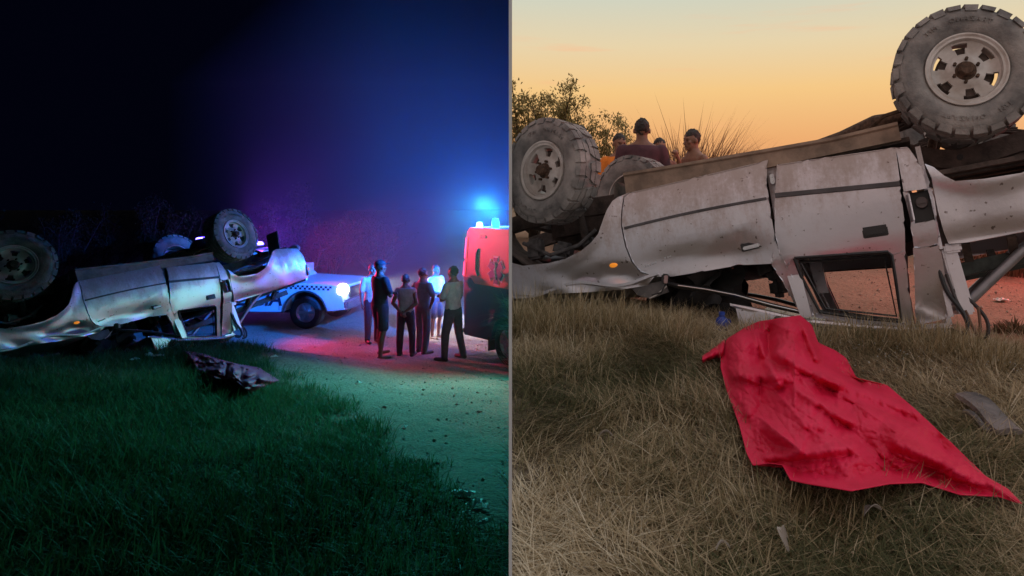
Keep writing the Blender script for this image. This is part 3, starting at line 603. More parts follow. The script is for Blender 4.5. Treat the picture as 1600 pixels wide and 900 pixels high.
    m = MB(); m.box((2.655, .85, -.72), (.03, 1.42, .66)); m.box((2.635, .33, -1.25), (.03, .26, .42)); m.box((2.635, 1.37, -1.25), (.03, .26, .42)); m.box((2.62, .85, -1.47), (.03, 1.20, .08)); link('cab_back_wall', bm_mesh('cab_back_wall', m.bm), M_paint, T)
    for (xs, ys) in ((1.25, .47), (1.25, 1.22)):
        m = MB(); m.box((xs, ys, -.52), (.48, .48, .16), None, .05); m.box((xs + .28, ys, -.80), (.15, .46, .56), Matrix.Rotation(R(-12), 3, 'Y'), .05); m.box((xs + .34, ys, -1.13), (.09, .26, .13), None, .03); link('seat', bm_mesh('seat', m.bm), M_cloth_in, T)
    m = MB(); m.box((2.22, .85, -.50), (.44, 1.26, .14), None, .05); m.box((2.50, .85, -.76), (.13, 1.26, .50), Matrix.Rotation(R(-10), 3, 'Y'), .05); link('rear_bench', bm_mesh('rear_bench', m.bm), M_cloth_in, T)
    m = MB(); m.box((.86, .85, -.78), (.34, 1.36, .30), None, .06); link('dashboard', bm_mesh('dashboard', m.bm), M_plastic, T)
    m = MB(); m.lathe([(.17, -.012), (.182, 0), (.17, .012), (.158, 0)], 24, 'X', (1.12, 1.22, -.72), closed=True); link('steering_wheel', bm_mesh('steering_wheel', m.bm), M_plastic, T)
    # added dark sheets standing in for the shade in the collapsed front of the cab
    for nm, xa, xb, za, zb, yy, mm in (('cab_shade_sheet', .72, 1.36, -.92, -1.30, .42, M_cloth_in), ('roof_gap_shade_sheet', .50, 1.32, -.98, -1.46, .62, M_black), ('cab_shade_sheet', 1.02, 1.20, -.95, -1.22, .24, M_cloth_in)):
        bm = bmesh.new(); rows = []
        for i in range(12):
            x = xa + (xb - xa) * i / 11; rows.append([bm.verts.new((x + .03 * math.sin(t * 9), yy + .05 * math.sin(x * 17 + t * 5) + .04 * math.sin(t * 11 + x * 5), za + (zb - za) * t + .03 * math.sin(x * 23))) for t in np.linspace(0, 1, 9)])
        for i in range(11):
            for k in range(8): bm.faces.new((rows[i][k], rows[i + 1][k], rows[i + 1][k + 1], rows[i][k + 1]))
        ex = bmesh.ops.extrude_face_region(bm, geom=bm.faces[:]); [setattr(v.co, 'y', v.co.y + .015) for v in ex['geom'] if isinstance(v, bmesh.types.BMVert)]
        link(nm, bm_mesh(nm, bm), mm, T)
    # fuel pocket, cap and open flap
    m = MB(); m.box((2.602, .125, -.78), (.115, .02, .20)); pk = link('fuel_pocket', bm_mesh('fuel_pocket', m.bm), M_plastic, T)
    m = MB(); m.lathe([(0, .075), (.034, .075), (.036, .085), (.036, .125)], 20, 'Y', (2.607, 0, -.755)); m.box((2.607, .075, -.755), (.055, .012, .014)); link('fuel_cap', bm_mesh('fuel_cap', m.bm), mat('grey_cap', (.10, .08, .08), .5), pk)
    m = MB(); m.bar((2.548, .045, -.69), (2.530, -.03, -.70), .16, .006, up=(1, 0, 0)); m2 = MB(); m.bm.free(); m2.box((2.535, .02, -.785), (.008, .075, .17), Matrix.Rotation(R(14), 3, 'Z'), .003); link('fuel_flap', bm_mesh('fuel_flap', m2.bm), M_paint, pk)
    # sill beams with a lip, near and far
    for far in (0, 1):
        bm = bmesh.new(); prof = [(.10, -.315), (.10, -.235), (.085, -.225), (.085, -.205), (.16, -.195), (.24, -.20), (.24, -.315)]; rows = []
        for x, dz in ((.66, .055), (1.0, .035), (1.72, .0), (2.16, -.02), (2.57, -.012)):
            rows.append([bm.verts.new((x, TW - y if far else y, z + dz if z > -.3 else z - .02)) for y, z in prof])
        for i in range(4):
            for k in range(len(prof)): bm.faces.new((rows[i][k], rows[i + 1][k], rows[i + 1][(k + 1) % len(prof)], rows[i][(k + 1) % len(prof)]))
        bm.faces.new(rows[0]); bm.faces.new(rows[-1][::-1]); link('sill', bm_mesh('sill', bm), M_sill, T)
    # chassis
    for yc in (.45, TW - .45):
        bm = bmesh.new(); rows = []
        for x, zt, zb in ((-.85, -.27, -.39), (-.45, -.22, -.35), (0, -.20, -.34), (.5, -.22, -.36), (.9, -.18, -.32), (1.7, -.20, -.34), (2.45, -.24, -.36), (2.62, -.30, -.42), (2.77, -.37, -.50), (2.90, -.405, -.53), (3.05, -.39, -.52), (3.29, -.362, -.485), (3.7, -.30, -.42), (4.25, -.28, -.38)):
            rows.append([bm.verts.new((x, yc + a, b)) for a, b in ((-.035, zt), (.035, zt), (.035, zb), (-.035, zb))])
        for i in range(len(rows) - 1):
            for k in range(4): bm.faces.new((rows[i][k], rows[i + 1][k], rows[i + 1][(k + 1) % 4], rows[i][(k + 1) % 4]))
        bm.faces.new(rows[0]); bm.faces.new(rows[-1][::-1]); rl = link('chassis_rail', bm_mesh('chassis_rail', bm, True, 30), M_under, T)
        if yc < .6: m = MB(); m.lathe([(0, -.003), (.020, -.003), (.022, .004)], 16, 'Y', (2.90, yc - .036, -.455)); link('rail_hole', bm_mesh('rail_hole', m.bm), M_black, rl)
    m = MB()
    for x in (-.35, .62, 1.55, 2.45, 3.55, 4.2): m.bar((x, .47, -.32), (x, TW - .47, -.32), .08, .06)
    link('cross_member', bm_mesh('cross_member', m.bm), M_under, T)
    m = MB(); m.tube([(3.013, .20, 0), (3.013, .55, 0), (3.013, .70, 0)], [.05, .045, .05], 12); m.tube([(3.013, 1.0, 0), (3.013, 1.5, 0)], .045, 12); m.sph((3.0, .85, 0), .165, (1, 1, 1)); m.lathe([(.0, .2), (.09, .2), (.11, .24)], 16, 'Y', (3.013, 0, 0)); link('rear_axle', bm_mesh('rear_axle', m.bm), M_under, T)
    for yc in (.40, TW - .40):
        m = MB()
        for i, (hl, dz) in enumerate(((.66, 0), (.52, .016), (.40, .032), (.28, .048))):
            pts = [(3.0 + hl * s, yc, -.115 + dz - .13 * (hl * s / .66) ** 2 * 1.4) for s in np.linspace(-1, 1, 9)]
            for a, b in zip(pts[:-1], pts[1:]): m.bar(a, b, .065, .012)
        m.box((3.0, yc, -.07), (.12, .09, .12)); m.bar((2.93, yc, -.02), (2.93, yc, -.18), .02); m.bar((3.08, yc, -.02), (3.08, yc, -.18), .02); m.bar((3.66, yc, -.29), (3.64, yc, -.38), .06, .03)
        link('leaf_spring', bm_mesh('leaf_spring', m.bm), M_under, T)
        m = MB(); m.tube([(2.94, yc + .10, .02), (2.80, yc + .14, -.22), (2.72, yc + .16, -.42)], [.022, .03, .03], 10); link('shock_absorber', bm_mesh('shock_absorber', m.bm), M_hub, T)
    m = MB(); m.tube([(2.84, .85, -.02), (1.6, .85, -.20), (.9, .85, -.26)], .04, 12); m.sph((1.6, .85, -.20), .06); link('drive_shaft', bm_mesh('drive_shaft', m.bm), M_under, T)
    m = MB(); m.tube([(.5, .60, -.25), (1.1, .58, -.16), (1.8, .60, -.15), (2.2, .62, -.13), (2.45, .50, -.10), (2.62, .38, -.11), (2.70, .30, -.13)], [.03, .03, .03, .075, .075, .035, .03], 12); link('exhaust_pipe', bm_mesh('exhaust_pipe', m.bm), M_hub, T)
    m = MB(); m.tube([(2.42, .26, -.165), (2.50, .20, -.13), (2.60, .18, -.125), (2.68, .20, -.16)], .014, 8); m.tube([(2.36, .24, -.19), (2.42, .26, -.165)], .009, 6); link('brake_hose', bm_mesh('brake_hose', m.bm), M_hub, T)
    m = MB(); m.box((2.0, 1.12, -.20), (.95, .45, .22), None, .05); link('fuel_tank', bm_mesh('fuel_tank', m.bm), M_under, T)
    m = MB(); m.box((.12, .85, -.36), (.85, .50, .32), None, .08); m.box((.85, .85, -.28), (.75, .34, .24), None, .08); m.sph((.12, .85, -.20), .14, (1.5, 1, .7)); link('engine_block', bm_mesh('engine_block', m.bm), M_under, T)
    for s, yc in ((1, 0), (-1, TW)):
        Y = lambda y: yc + s * y
        m = MB(); m.bar((-.22, Y(.50), -.24), (0, Y(.24), -.10), .07, .05); m.bar((.24, Y(.50), -.24), (0, Y(.24), -.10), .07, .05); m.bar((-.1, Y(.48), -.42), (0, Y(.27), -.30), .05, .04); m.tube([(0, Y(.22), 0), (0, Y(.62), -.14)], [.05, .04], 10); m.sph((0, Y(.25), -.18), .075, (1, 1, 1.7)); m.tube([(.14, Y(.30), -.12), (.16, Y(.40), -.62)], [.028, .034], 10)
        link('suspension_arm', bm_mesh('suspension_arm', m.bm), M_under, T)
        # inner wheel housing with brackets and a hole, seen below the front tyre
        bm = bmesh.new(); rows = []
        for a in np.linspace(R(195), R(355), 15):
            r0 = .60 + .012 * math.sin(a * 9); rows.append([bm.verts.new((r0 * math.cos(a) * .98, Y(y), -.14 + r0 * math.sin(a) + .01 * math.sin(y * 40 + a * 6))) for y in (.11, .22, .34, .46)])
        for i in range(14):
            for k in range(3): bm.faces.new((rows[i][k], rows[i + 1][k], rows[i + 1][k + 1], rows[i][k + 1]))
        ex = bmesh.ops.extrude_face_region(bm, geom=bm.faces[:]); [setattr(v.co, 'z', v.co.z - .012) for v in ex['geom'] if isinstance(v, bmesh.types.BMVert)]
        link('inner_wing', bm_mesh('inner_wing', bm), M_under, T)
        m = MB(); m.box((-.26, Y(.30), -.56), (.13, .10, .17), None, .02); m.box((-.02, Y(.32), -.60), (.16, .12, .12), Matrix.Rotation(R(20), 3, 'Y'), .03); m.box((.20, Y(.34), -.58), (.10, .12, .10), Matrix.Rotation(R(-25), 3, 'Y'), .03); m.tube([(-.35, Y(.26), -.50), (-.1, Y(.24), -.64), (.15, Y(.26), -.60), (.3, Y(.28), -.5)], .016, 8)
        link('wing_bracket', bm_mesh('wing_bracket', m.bm), mat('grey_bracket', (.13, .12, .12), .7, .2, var=.4, vscale=18.), T)
    # pickup bed: floor, front wall, tailgate, bumper, flap, roll bar
    m = MB(); m.box((3.44, .85, -.585), (1.44, 1.46, .03))
    for k in range(9): m.box((3.44, .22 + k * .157, -.605), (1.40, .05, .02))
    link('bed_floor', bm_mesh('bed_floor', m.bm), M_under, T)
    m = MB(); m.box((2.735, .85, -.80), (.03, 1.44, .46)); link('bed_front_wall', bm_mesh('bed_front_wall', m.bm), M_paint, T)
    m = MB(); m.box((4.20, .85, -.76), (.045, 1.44, .42), None, .012); link('tailgate', bm_mesh('tailgate', m.bm), M_paint, T)
    m = MB(); m.tube([(4.16, .16, -.38), (4.30, .24, -.36), (4.32, .85, -.35), (4.30, TW - .24, -.36), (4.16, TW - .16, -.38)], .06, 10); link('rear_bumper', bm_mesh('rear_bumper', m.bm), M_tube, T)
    m = MB(); m.box((3.87, .27, -.20), (.02, .26, .36), Matrix.Rotation(R(10), 3, 'Y'), .004); link('mud_flap', bm_mesh('mud_flap', m.bm), mat('mud_flap_grey', (.10, .10, .11), .8, var=.3), T)
    m = MB(); m.box((4.195, .075, -.80), (.05, .07, .20), None, .012); link('tail_lamp', bm_mesh('tail_lamp', m.bm), mat('amber_red_lens', (.6, .08, .02), .2), T)
    m = MB(); m.box((4.215, .055, -.795), (.04, .05, .06), None, .01); link('marker_lamp', bm_mesh('marker_lamp', m.bm), M_amber, T)
    for far in (0, 1):
        Y = (lambda y: TW - y) if far else (lambda y: y)
        m = MB(); m.tube([(2.70, Y(.25), -1.41), (2.76, Y(.25), -1.375), (3.10, Y(.25), -1.117), (3.42, Y(.25), -.93), (3.50, Y(.25), -.80), (3.51, Y(.25), -.60)], .030, 14); link('roll_bar_stay', bm_mesh('roll_bar_stay', m.bm), M_tube, T)
        m = MB(); m.box((2.715, Y(.22), -1.25), (.085, .05, .42), Matrix.Rotation(R(-3), 3, 'Y'), .012); m.box((2.725, Y(.20), -1.05), (.10, .07, .06), None, .012); link('roll_bar_post', bm_mesh('roll_bar_post', m.bm), M_paint, T)
        m = MB(); m.bar((2.72, Y(.34), -1.185), (3.9, Y(.34), -1.075), .05, .085, .006); link('bed_rack_bar', bm_mesh('bed_rack_bar', m.bm), M_flatbar, T)
        for x in (2.80, 3.05, 3.55):
            m = MB(); m.bar((x, Y(.20), -1.02), (x + .01, Y(.34), -1.13), .05, .05); link('rack_bracket', bm_mesh('rack_bracket', m.bm), M_under, T)
    m = MB(); m.tube([(2.70, .25, -1.42), (2.70, TW - .25, -1.42)], .03, 12); link('roll_bar_hoop', bm_mesh('roll_bar_hoop', m.bm), M_tube, T)
    m = MB(); m.tube([(3.06, .30, -1.10), (2.93, .5, -1.22), (2.78, .7, -1.36)], .02, 8); link('roll_bar_brace', bm_mesh('roll_bar_brace', m.bm), M_tube, T)
    for pts, rad, col in (([(2.62, .17, -1.10), (2.64, .17, -1.30), (2.70, .17, -1.44), (2.71, .17, -1.53), (2.66, .17, -1.575), (2.60, .19, -1.55)], .013, (.02, .02, .022)), ([(2.66, .18, -1.20), (2.68, .18, -1.36), (2.715, .18, -1.50), (2.68, .18, -1.56), (2.60, .2, -1.52)], .010, (.05, .04, .04)), ([(2.72, .20, -1.43), (2.735, .20, -1.52), (2.76, .20, -1.60), (2.78, .20, -1.52), (2.79, .20, -1.42)], .009, (.16, .08, .05)), ([(2.68, .21, -1.30), (2.76, .21, -1.38), (2.82, .21, -1.50), (2.80, .21, -1.60), (2.74, .22, -1.61)], .011, (.035, .025, .025))):
        sp = []
        P = [Vector(p) for p in pts]
        for i in range(len(P) - 1):
            p0, p1, p2, p3 = P[max(i - 1, 0)], P[i], P[i + 1], P[min(i + 2, len(P) - 1)]
            for t in np.linspace(0, 1, 6)[:-1]: sp.append(.5 * ((2 * p1) + (p2 - p0) * t + (2 * p0 - 5 * p1 + 4 * p2 - p3) * t * t + (3 * p1 - p0 - 3 * p2 + p3) * t ** 3))
        sp.append(P[-1]); m = MB(); m.tube(sp, rad, 8); link('hanging_cable', bm_mesh('hanging_cable', m.bm), mat('cable_%d' % int(col[0] * 1000), col, .5), T)
    # nose: grille, headlamps, bumper
    m = MB(); m.box((-.80, .85, -.72), (.06, 1.20, .22), None, .02)
    for k in range(5): m.box((-.835, .85, -.80 + k * .04), (.02, 1.0, .012))
    link('grille', bm_mesh('grille', m.bm), M_plastic, T)
    for yc in (.22, TW - .22): m = MB(); m.box((-.80, yc, -.73), (.08, .24, .20), None, .03); link('headlamp', bm_mesh('headlamp', m.bm), mat('clear_lens', (.5, .5, .52), .08, .3), T)
    m = MB(); m.tube([(-.62, .04, -.50), (-.86, .16, -.48), (-.93, .85, -.47), (-.86, TW - .16, -.48), (-.62, TW - .04, -.50)], .075, 10); link('front_bumper', bm_mesh('front_bumper', m.bm), M_plastic, T)
    wheel(T, 0, 0, False, R(-15), R(20)); wheel(T, 3.013, 0, False, R(6), R(0)); wheel(T, .20, -.02, True, R(-15), R(50)); wheel(T, 3.013, 0, True, 0, R(10))
    return T
def frame_m(o, yaw, pitch, roll):
    return Matrix.Translation(o) @ Matrix.Rotation(yaw, 4, 'Z') @ Matrix.Rotation(-pitch, 4, 'Y') @ Matrix.Rotation(roll, 4, 'X')
def world_of(o):
    M = o.matrix_basis.copy()
    while o.parent: o = o.parent; M = o.matrix_basis @ M
    return M
def copy_tree(o, parent=None):
    c = o.copy(); COL.objects.link(c); c.parent = parent
    for ch in [q for q in o.children]: copy_tree(ch, c)
    return c
def cut_at_wall(root, keep):
    """whatever of this thing would stand in the dividing wall ends at the wall's face; keep = +1 dusk side, -1 night side"""
    for o in [root] + list(root.children_recursive):
        if o.type != 'MESH': continue
        Mw = world_of(o); me = o.data; co = np.empty(len(me.vertices) * 3, np.float32); me.vertices.foreach_get('co', co); co = co.reshape(-1, 3)
        A = np.array(Mw); w = co @ A[:3, :3].T + A[:3, 3]; d = (w @ np.array(WN)) * keep
        if d.min() > .004: continue
        if d.max() < .004:
            if o.children: o.data = bpy.data.meshes.new(me.name)
            else: bpy.data.objects.remove(o)
            continue
        bm = bmesh.new(); bm.from_mesh(me); Mi = Mw.inverted(); p = Mi @ (Vector(WN) * (.004 * keep)); n = (Mw.to_3x3().transposed() @ Vector(WN)).normalized()
        bmesh.ops.bisect_plane(bm, geom=bm.verts[:] + bm.edges[:] + bm.faces[:], plane_co=p, plane_no=n, clear_inner=keep > 0, clear_outer=keep < 0)
        mats = [q for q in me.materials]; m2 = bpy.data.meshes.new(me.name); bm.to_mesh(m2); bm.free(); o.data = m2
        if not m2.materials:
            for q in mats: m2.materials.append(q)
        m2.update()
TR_N = frame_m((-6.9272595, 7.84066256, .73458577), 1.21181771, .07058279, -.31633518)
TR_D = frame_m((-.53869565, 5.23731884, 1.72445652), R(-22.9574), R(10.9566), R(-9))
truck_n = build_truck('overturned silver pickup truck lying on its roof in the night field', TR_N, 'overturned pickup trucks')
truck_d = copy_tree(truck_n); truck_d.matrix_basis = TR_D; truck_d['label'] = 'overturned dusty silver pickup truck lying on its roof at dusk'
cut_at_wall(truck_d, 1)

# ------------------------------------------------------------------ red sheet spread beside the truck (dusk)
def polyline(pts, n):
    P = np.array(pts, float); s = np.concatenate([[0], np.cumsum(np.hypot(*np.diff(P, axis=0).T))]); t = np.linspace(0, s[-1], n)
    q = np.stack([np.interp(t, s, P[:, 0]), np.interp(t, s, P[:, 1])], -1)
    for _ in range(2): q[1:-1] = (q[:-2] + 2 * q[1:-1] + q[2:]) / 4
    return q
def coons(top, bot, left, right, nu, nv):
    T, B, Lf, Rt = polyline(top, nu), polyline(bot, nu), polyline(left, nv), polyline(right, nv)
    u = np.linspace(0, 1, nu)[None, :, None]; v = np.linspace(0, 1, nv)[:, None, None]
    return (1 - v) * T[None] + v * B[None] + (1 - u) * Lf[:, None] + u * Rt[:, None] - ((1 - u) * (1 - v) * T[0] + u * (1 - v) * T[-1] + (1 - u) * v * B[0] + u * v * B[-1])
def seg_d(X, Y, a, b):
    ax, ay, ah, aw = a; bx, by, bh, bw = b; t = np.clip(((X - ax) * (bx - ax) + (Y - ay) * (by - ay)) / ((bx - ax) ** 2 + (by - ay) ** 2), 0, 1)
    d = np.hypot(X - ax - t * (bx - ax), Y - ay - t * (by - ay)); return d, ah + t * (bh - ah), aw + t * (bw - aw)
def sheet_mesh():
    V, Fc = [], []
    def patch(top, bot, left, right, nu, nv, hfun):
        P = coons(top, bot, left, right, nu, nv); X, Y = P[..., 0], P[..., 1]; uu, vv = np.meshgrid(np.linspace(0, 1, nu), np.linspace(0, 1, nv))
        h = hfun(X, Y, uu, vv); Q = on_ground('dusk', X, Y, h); o = len(V); V.extend(Q.reshape(-1, 3))
        for j in range(nv - 1):
            for i in range(nu - 1): a = o + j * nu + i; Fc.append((a, a + nu, a + nu + 1, a + 1))
    def H1(X, Y, u, v):
        h = np.full(X.shape, .045)
        for a, b in (((1232, 500, .24, 42), (1240, 570, .18, 60)), ((1240, 570, .18, 60), (1265, 650, .16, 75)), ((1265, 650, .16, 75), (1320, 715, .13, 70)), ((1265, 620, .16, 40), (1400, 690, .10, 50)), ((1160, 540, .16, 30), (1175, 620, .08, 36))):
            d, hh, ww = seg_d(X, Y, a, b); h = np.maximum(h, hh * np.exp(-(d / ww) ** 2) + .035)
        # folds: long creases that run down the sheet and cross it
        for k, (a, b, amp, w) in enumerate((((1180, 520, 0, 0), (1215, 600, 0, 0), .05, 7), ((1215, 555, 0, 0), (1310, 600, 0, 0), .05, 9), ((1285, 590, 0, 0), (1430, 645, 0, 0), .045, 9), ((1150, 585, 0, 0), (1230, 590, 0, 0), .03, 9), ((1170, 650, 0, 0), (1250, 700, 0, 0), .03, 10), ((1200, 715, 0, 0), (1330, 700, 0, 0), .03, 8), ((1330, 620, 0, 0), (1500, 740, 0, 0), .03, 12), ((1245, 610, 0, 0), (1330, 660, 0, 0), .025, 7), ((1400, 690, 0, 0), (1590, 782, 0, 0), .05, 12), ((1255, 505, 0, 0), (1275, 560, 0, 0), .04, 6), ((1205, 510, 0, 0), (1200, 560, 0, 0), -.06, 10), ((1310, 575, 0, 0), (1345, 600, 0, 0), -.03, 7))):
            d, _, _ = seg_d(X, Y, a, b); h = h + amp * np.exp(-(d / w) ** 2)
        wr = np.array([noise.noise((x * .035, y * .05, 2.)) + .55 * abs(noise.noise((x * .08 + 5, y * .06, 7.))) + .35 * noise.noise((x * .17, y * .15, 4.)) for x, y in zip(X.ravel(), Y.ravel())]).reshape(X.shape)
        h = h + .012 * wr
        # sharp crinkles of thin non-woven cloth
        cr_ = np.array([sum(a * (1 - abs(2 * noise.noise((x * s + o, y * s * r_, o))) * 2.2) for s, r_, a, o in ((.014, 1.5, .7, 3.), (.026, .8, .5, 11.), (.05, 1.2, .22, 23.))) for x, y in zip(X.ravel(), Y.ravel())]).reshape(X.shape)
        h = h + .006 * np.clip(cr_, -.25, 1.6)
        # many thin tension creases, most of them running down the length of the sheet
        rg = np.random.default_rng(5)
        for _ in range(120):
            cx_, cy_ = rg.uniform(1130, 1560), rg.uniform(505, 770); th_ = (R(48) + rg.normal(0, .35)) if rg.random() < .6 else rg.uniform(0, 3.14); L_ = rg.uniform(14, 75); dx, dy = math.cos(th_) * L_, math.sin(th_) * L_ * .75
            d, _, _ = seg_d(X, Y, (cx_ - dx, cy_ - dy, 0, 0), (cx_ + dx, cy_ + dy, 0, 0)); w_ = rg.uniform(1.8, 5.); h = h + rg.choice([-.6, 1.]) * rg.uniform(.003, .012) * np.exp(-np.abs(d) / w_)
        e = np.minimum(np.minimum(u, 1 - u), np.minimum(v, (1 - v) * 1.0)); e = np.clip(e / .07, 0, 1)
        lift = .12 * np.exp(-((X - 1330) / 95) ** 2) * (v > .5) + .03 * np.exp(-((X - 1195) / 30) ** 2) * (v > .5) + .20 * np.exp(-((X - 1232) / 40) ** 2) * (v < .4)
        edge = .065 + lift + .012 * np.sin(u * 40) * 0
        return h * e + edge * (1 - e)
    patch([(1163, 513), (1185, 503), (1215, 498), (1250, 493)], [(1235, 751), (1262, 757), (1330, 768), (1390, 757), (1440, 755), (1500, 774), (1560, 777), (1597, 788)],
          [(1163, 513), (1136, 530), (1127, 552), (1126, 575), (1136, 612), (1155, 665), (1166, 708), (1176, 728), (1200, 724), (1222, 727), (1230, 742), (1235, 751)],
          [(1250, 493), (1268, 508), (1278, 536), (1305, 548), (1322, 560), (1338, 590), (1385, 601), (1430, 640), (1490, 695), (1540, 745), (1575, 765), (1597, 788)], 190, 200, H1)
    patch([(1133, 529), (1116, 543), (1097, 556)], [(1130, 560), (1117, 560), (1098, 567)], [(1133, 529), (1130, 560)], [(1097, 556), (1098, 567)], 14, 10, lambda X, Y, u, v: .05 + .05 * np.sin(v * 3.1) + .01 * np.sin(u * 14))
    return mesh_np('red_sheet', V, Fc, True, 180)
def fabric_mat(name, c1, c2, sss=0.):
    m = bpy.data.materials.new(name); m.use_nodes = True; t = m.node_tree; b = t.nodes['Principled BSDF']; l = t.links.new
    tcn = nd(t, 'ShaderNodeTexCoord'); n = nd(t, 'ShaderNodeTexNoise', Scale=3.5, Detail=6., Roughness=.6); l(tcn.outputs['Object'], n.inputs['Vector'])
    r_ = ramp(t, [(.3, c1), (.66, c2), (.86, tuple(q * .8 + .08 for q in c2))]); l(n.outputs[0], r_.inputs[0]); l(r_.outputs[0], b.inputs['Base Color'])
    b.inputs['Roughness'].default_value = .55; b.inputs['Specular IOR Level'].default_value = .35; b.inputs['Sheen Weight'].default_value = .0
    tl = nd(t, 'ShaderNodeBsdfTranslucent'); l(r_.outputs[0], tl.inputs[0]); ms = nd(t, 'ShaderNodeMixShader'); ms.inputs[0].default_value = .10; l(b.outputs[0], ms.inputs[1]); l(tl.outputs[0], ms.inputs[2]); l(ms.outputs[0], t.nodes['Material Output'].inputs['Surface'])
    n2 = nd(t, 'ShaderNodeTexNoise', Scale=38., Detail=7., Roughness=.72); l(tcn.outputs['Object'], n2.inputs['Vector']); bp = nd(t, 'ShaderNodeBump', Strength=.42, Distance=.008); l(n2.outputs[0], bp.inputs['Height'])
    vo = nd(t, 'ShaderNodeTexVoronoi', Scale=9., feature='DISTANCE_TO_EDGE'); l(tcn.outputs['Object'], vo.inputs['Vector']); b2 = nd(t, 'ShaderNodeBump', Strength=.25, Distance=.02); l(vo.outputs['Distance'], b2.inputs['Height']); l(bp.outputs[0], b2.inputs['Normal']); l(b2.outputs[0], b.inputs['Normal'])
    return m
sheet = link('red_sheet', sheet_mesh(), fabric_mat('red_nonwoven_fabric', (.70, .006, .052), (.86, .016, .085))); tag(sheet, 'large bright red fabric sheet spread over the dry grass beside the truck', 'sheet')
md = sheet.modifiers.new('thick', 'SOLIDIFY'); md.thickness = .003; md.offset = 1

def crumple(name, label, cat, loc, size, mat_, seed, h=.4, rz=0, group=None, n=9):
    """a crumpled piece of litter: a folded sheet with thickness"""
    bm = bmesh.new(); g = []
    for i in range(n):
        row = []
        for k in range(n):
            x, y = (i / (n - 1) - .5), (k / (n - 1) - .5); q = noise.noise_vector((x * 3 + seed, y * 3, seed * 2.3))
            row.append(bm.verts.new(((x + q.x * .18) * size[0], (y + q.y * .18) * size[1], (abs(q.z) * h + .12) * size[0] * (1 - .5 * max(abs(x), abs(y)) * 2) + .004)))
        g.append(row)
    for i in range(n - 1):
        for k in range(n - 1): bm.faces.new((g[i][k], g[i + 1][k], g[i + 1][k + 1], g[i][k + 1]))
    ex = bmesh.ops.extrude_face_region(bm, geom=bm.faces[:]); [setattr(v.co, 'z', v.co.z - .003) for v in ex['geom'] if isinstance(v, bmesh.types.BMVert)]
    o = link(name, bm_mesh(name, bm, True, 25), mat_); o.location = loc; o.rotation_euler = (0, 0, rz); return tag(o, label, cat, group)
def lay(side, px, py, up=0.): p = spot_on(side, px, py); p.z += up; return p
M_white = mat('white_litter', (.72, .71, .68), .6, var=.1); M_pale = mat('pale_plastic', (.62, .55, .48), .3, spec=.6)
# night: a crumpled purple-red cloth
def night_cloth():
    top, bot = [(283, 546), (318, 552), (360, 566)], [(300, 578), (340, 596), (372, 600), (392, 617), (418, 603), (436, 594)]
    P = coons(top, bot, [(283, 546), (288, 560), (300, 578)], [(360, 566), (405, 574), (436, 594)], 70, 46); X, Y = P[..., 0], P[..., 1]
    h = np.array([.07 + .13 * abs(noise.noise((x * .045, y * .07, 3.))) + .05 * abs(noise.noise((x * .13, y * .16, 8.))) for x, y in zip(X.ravel(), Y.ravel())]).reshape(X.shape)
    u, v = np.meshgrid(np.linspace(0, 1, 70), np.linspace(0, 1, 46)); e = np.clip(np.minimum(np.minimum(u, 1 - u), np.minimum(v, 1 - v)) / .12, 0, 1); h = h * (.25 + .75 * e) + .10 * np.exp(-((X - 375) / 45) ** 2) * e
    Q = on_ground('night', X, Y, h).reshape(-1, 3); Fc = [(j * 70 + i, (j + 1) * 70 + i, (j + 1) * 70 + i + 1, j * 70 + i + 1) for j in range(45) for i in range(69)]
    return mesh_np('crumpled_sheet', Q, Fc, True, 180)
nc = link('crumpled_sheet', night_cloth(), fabric_mat('dark_red_cloth', (.36, .02, .09), (.50, .06, .16))); tag(nc, 'crumpled dark red sheet lying on the grass edge in front of the night truck', 'sheet'); md = nc.modifiers.new('thick', 'SOLIDIFY'); md.thickness = .004

# ------------------------------------------------------------------ small things on the dusk verge
def board(name, label, a, b, w, th, m, lift=.03):
    A, B = Vector(a), Vector(b); d = B - A; L = d.length; bm = bmesh.new(); n = 12; rows = []
    for i in range(n):
        t = i / (n - 1); ww = w * (1 - .10 * t + .05 * math.sin(9 * t)); sag = .012 * math.sin(t * 5)
        rows.append([bm.verts.new((t * L, y * ww, sag + z)) for y, z in ((-.5, 0), (-.46, th), (-.1, th * 1.5), (.3, th * 1.3), (.46, th * .9), (.5, 0))])
    for i in range(n - 1):
        for k in range(6): bm.faces.new((rows[i][k], rows[i + 1][k], rows[i + 1][(k + 1) % 6], rows[i][(k + 1) % 6]))
    bm.faces.new(rows[0]); bm.faces.new(rows[-1][::-1])
    x = d.normalized(); y = Vector((0, 0, 1)).cross(x).normalized(); M = Matrix((x, y, x.cross(y))).transposed().to_4x4(); M.translation = A + Vector((0, 0, lift))
    o = link(name, bm_mesh(name, bm, True, 30), m); o.matrix_basis = M; return tag(o, label, 'trim')
M_trim = mat('weathered_trim', (.055, .052, .055), .6, col2=(.24, .20, .19), vscale=5., bump=.3)
board('trim_board', 'dark grey broken trim board lying right of the red sheet', lay('dusk', 1512, 634), lay('dusk', 1578, 690), .125, .02, M_trim, .04)
board('trim_strip', 'thin pale strip under the broken trim board', lay('dusk', 1508, 655), lay('dusk', 1545, 684), .03, .012, M_trim, .03)
def bag():
    m = MB(); p = lay('dusk', 1302, 778); m.sph((0, 0, .05), .15, (1.25, .8, .50), 24, 14)
    for v in m.bm.verts: q = noise.noise_vector(v.co * 9); v.co += q * .022
    o = m.done('black_bag', mat('black_nylon', (.008, .008, .010), .5)); o.location = p + Vector((0, .12, -.02)); tag(o, 'crumpled black cloth bundle half hidden under the red sheet', 'bundle')
bag()
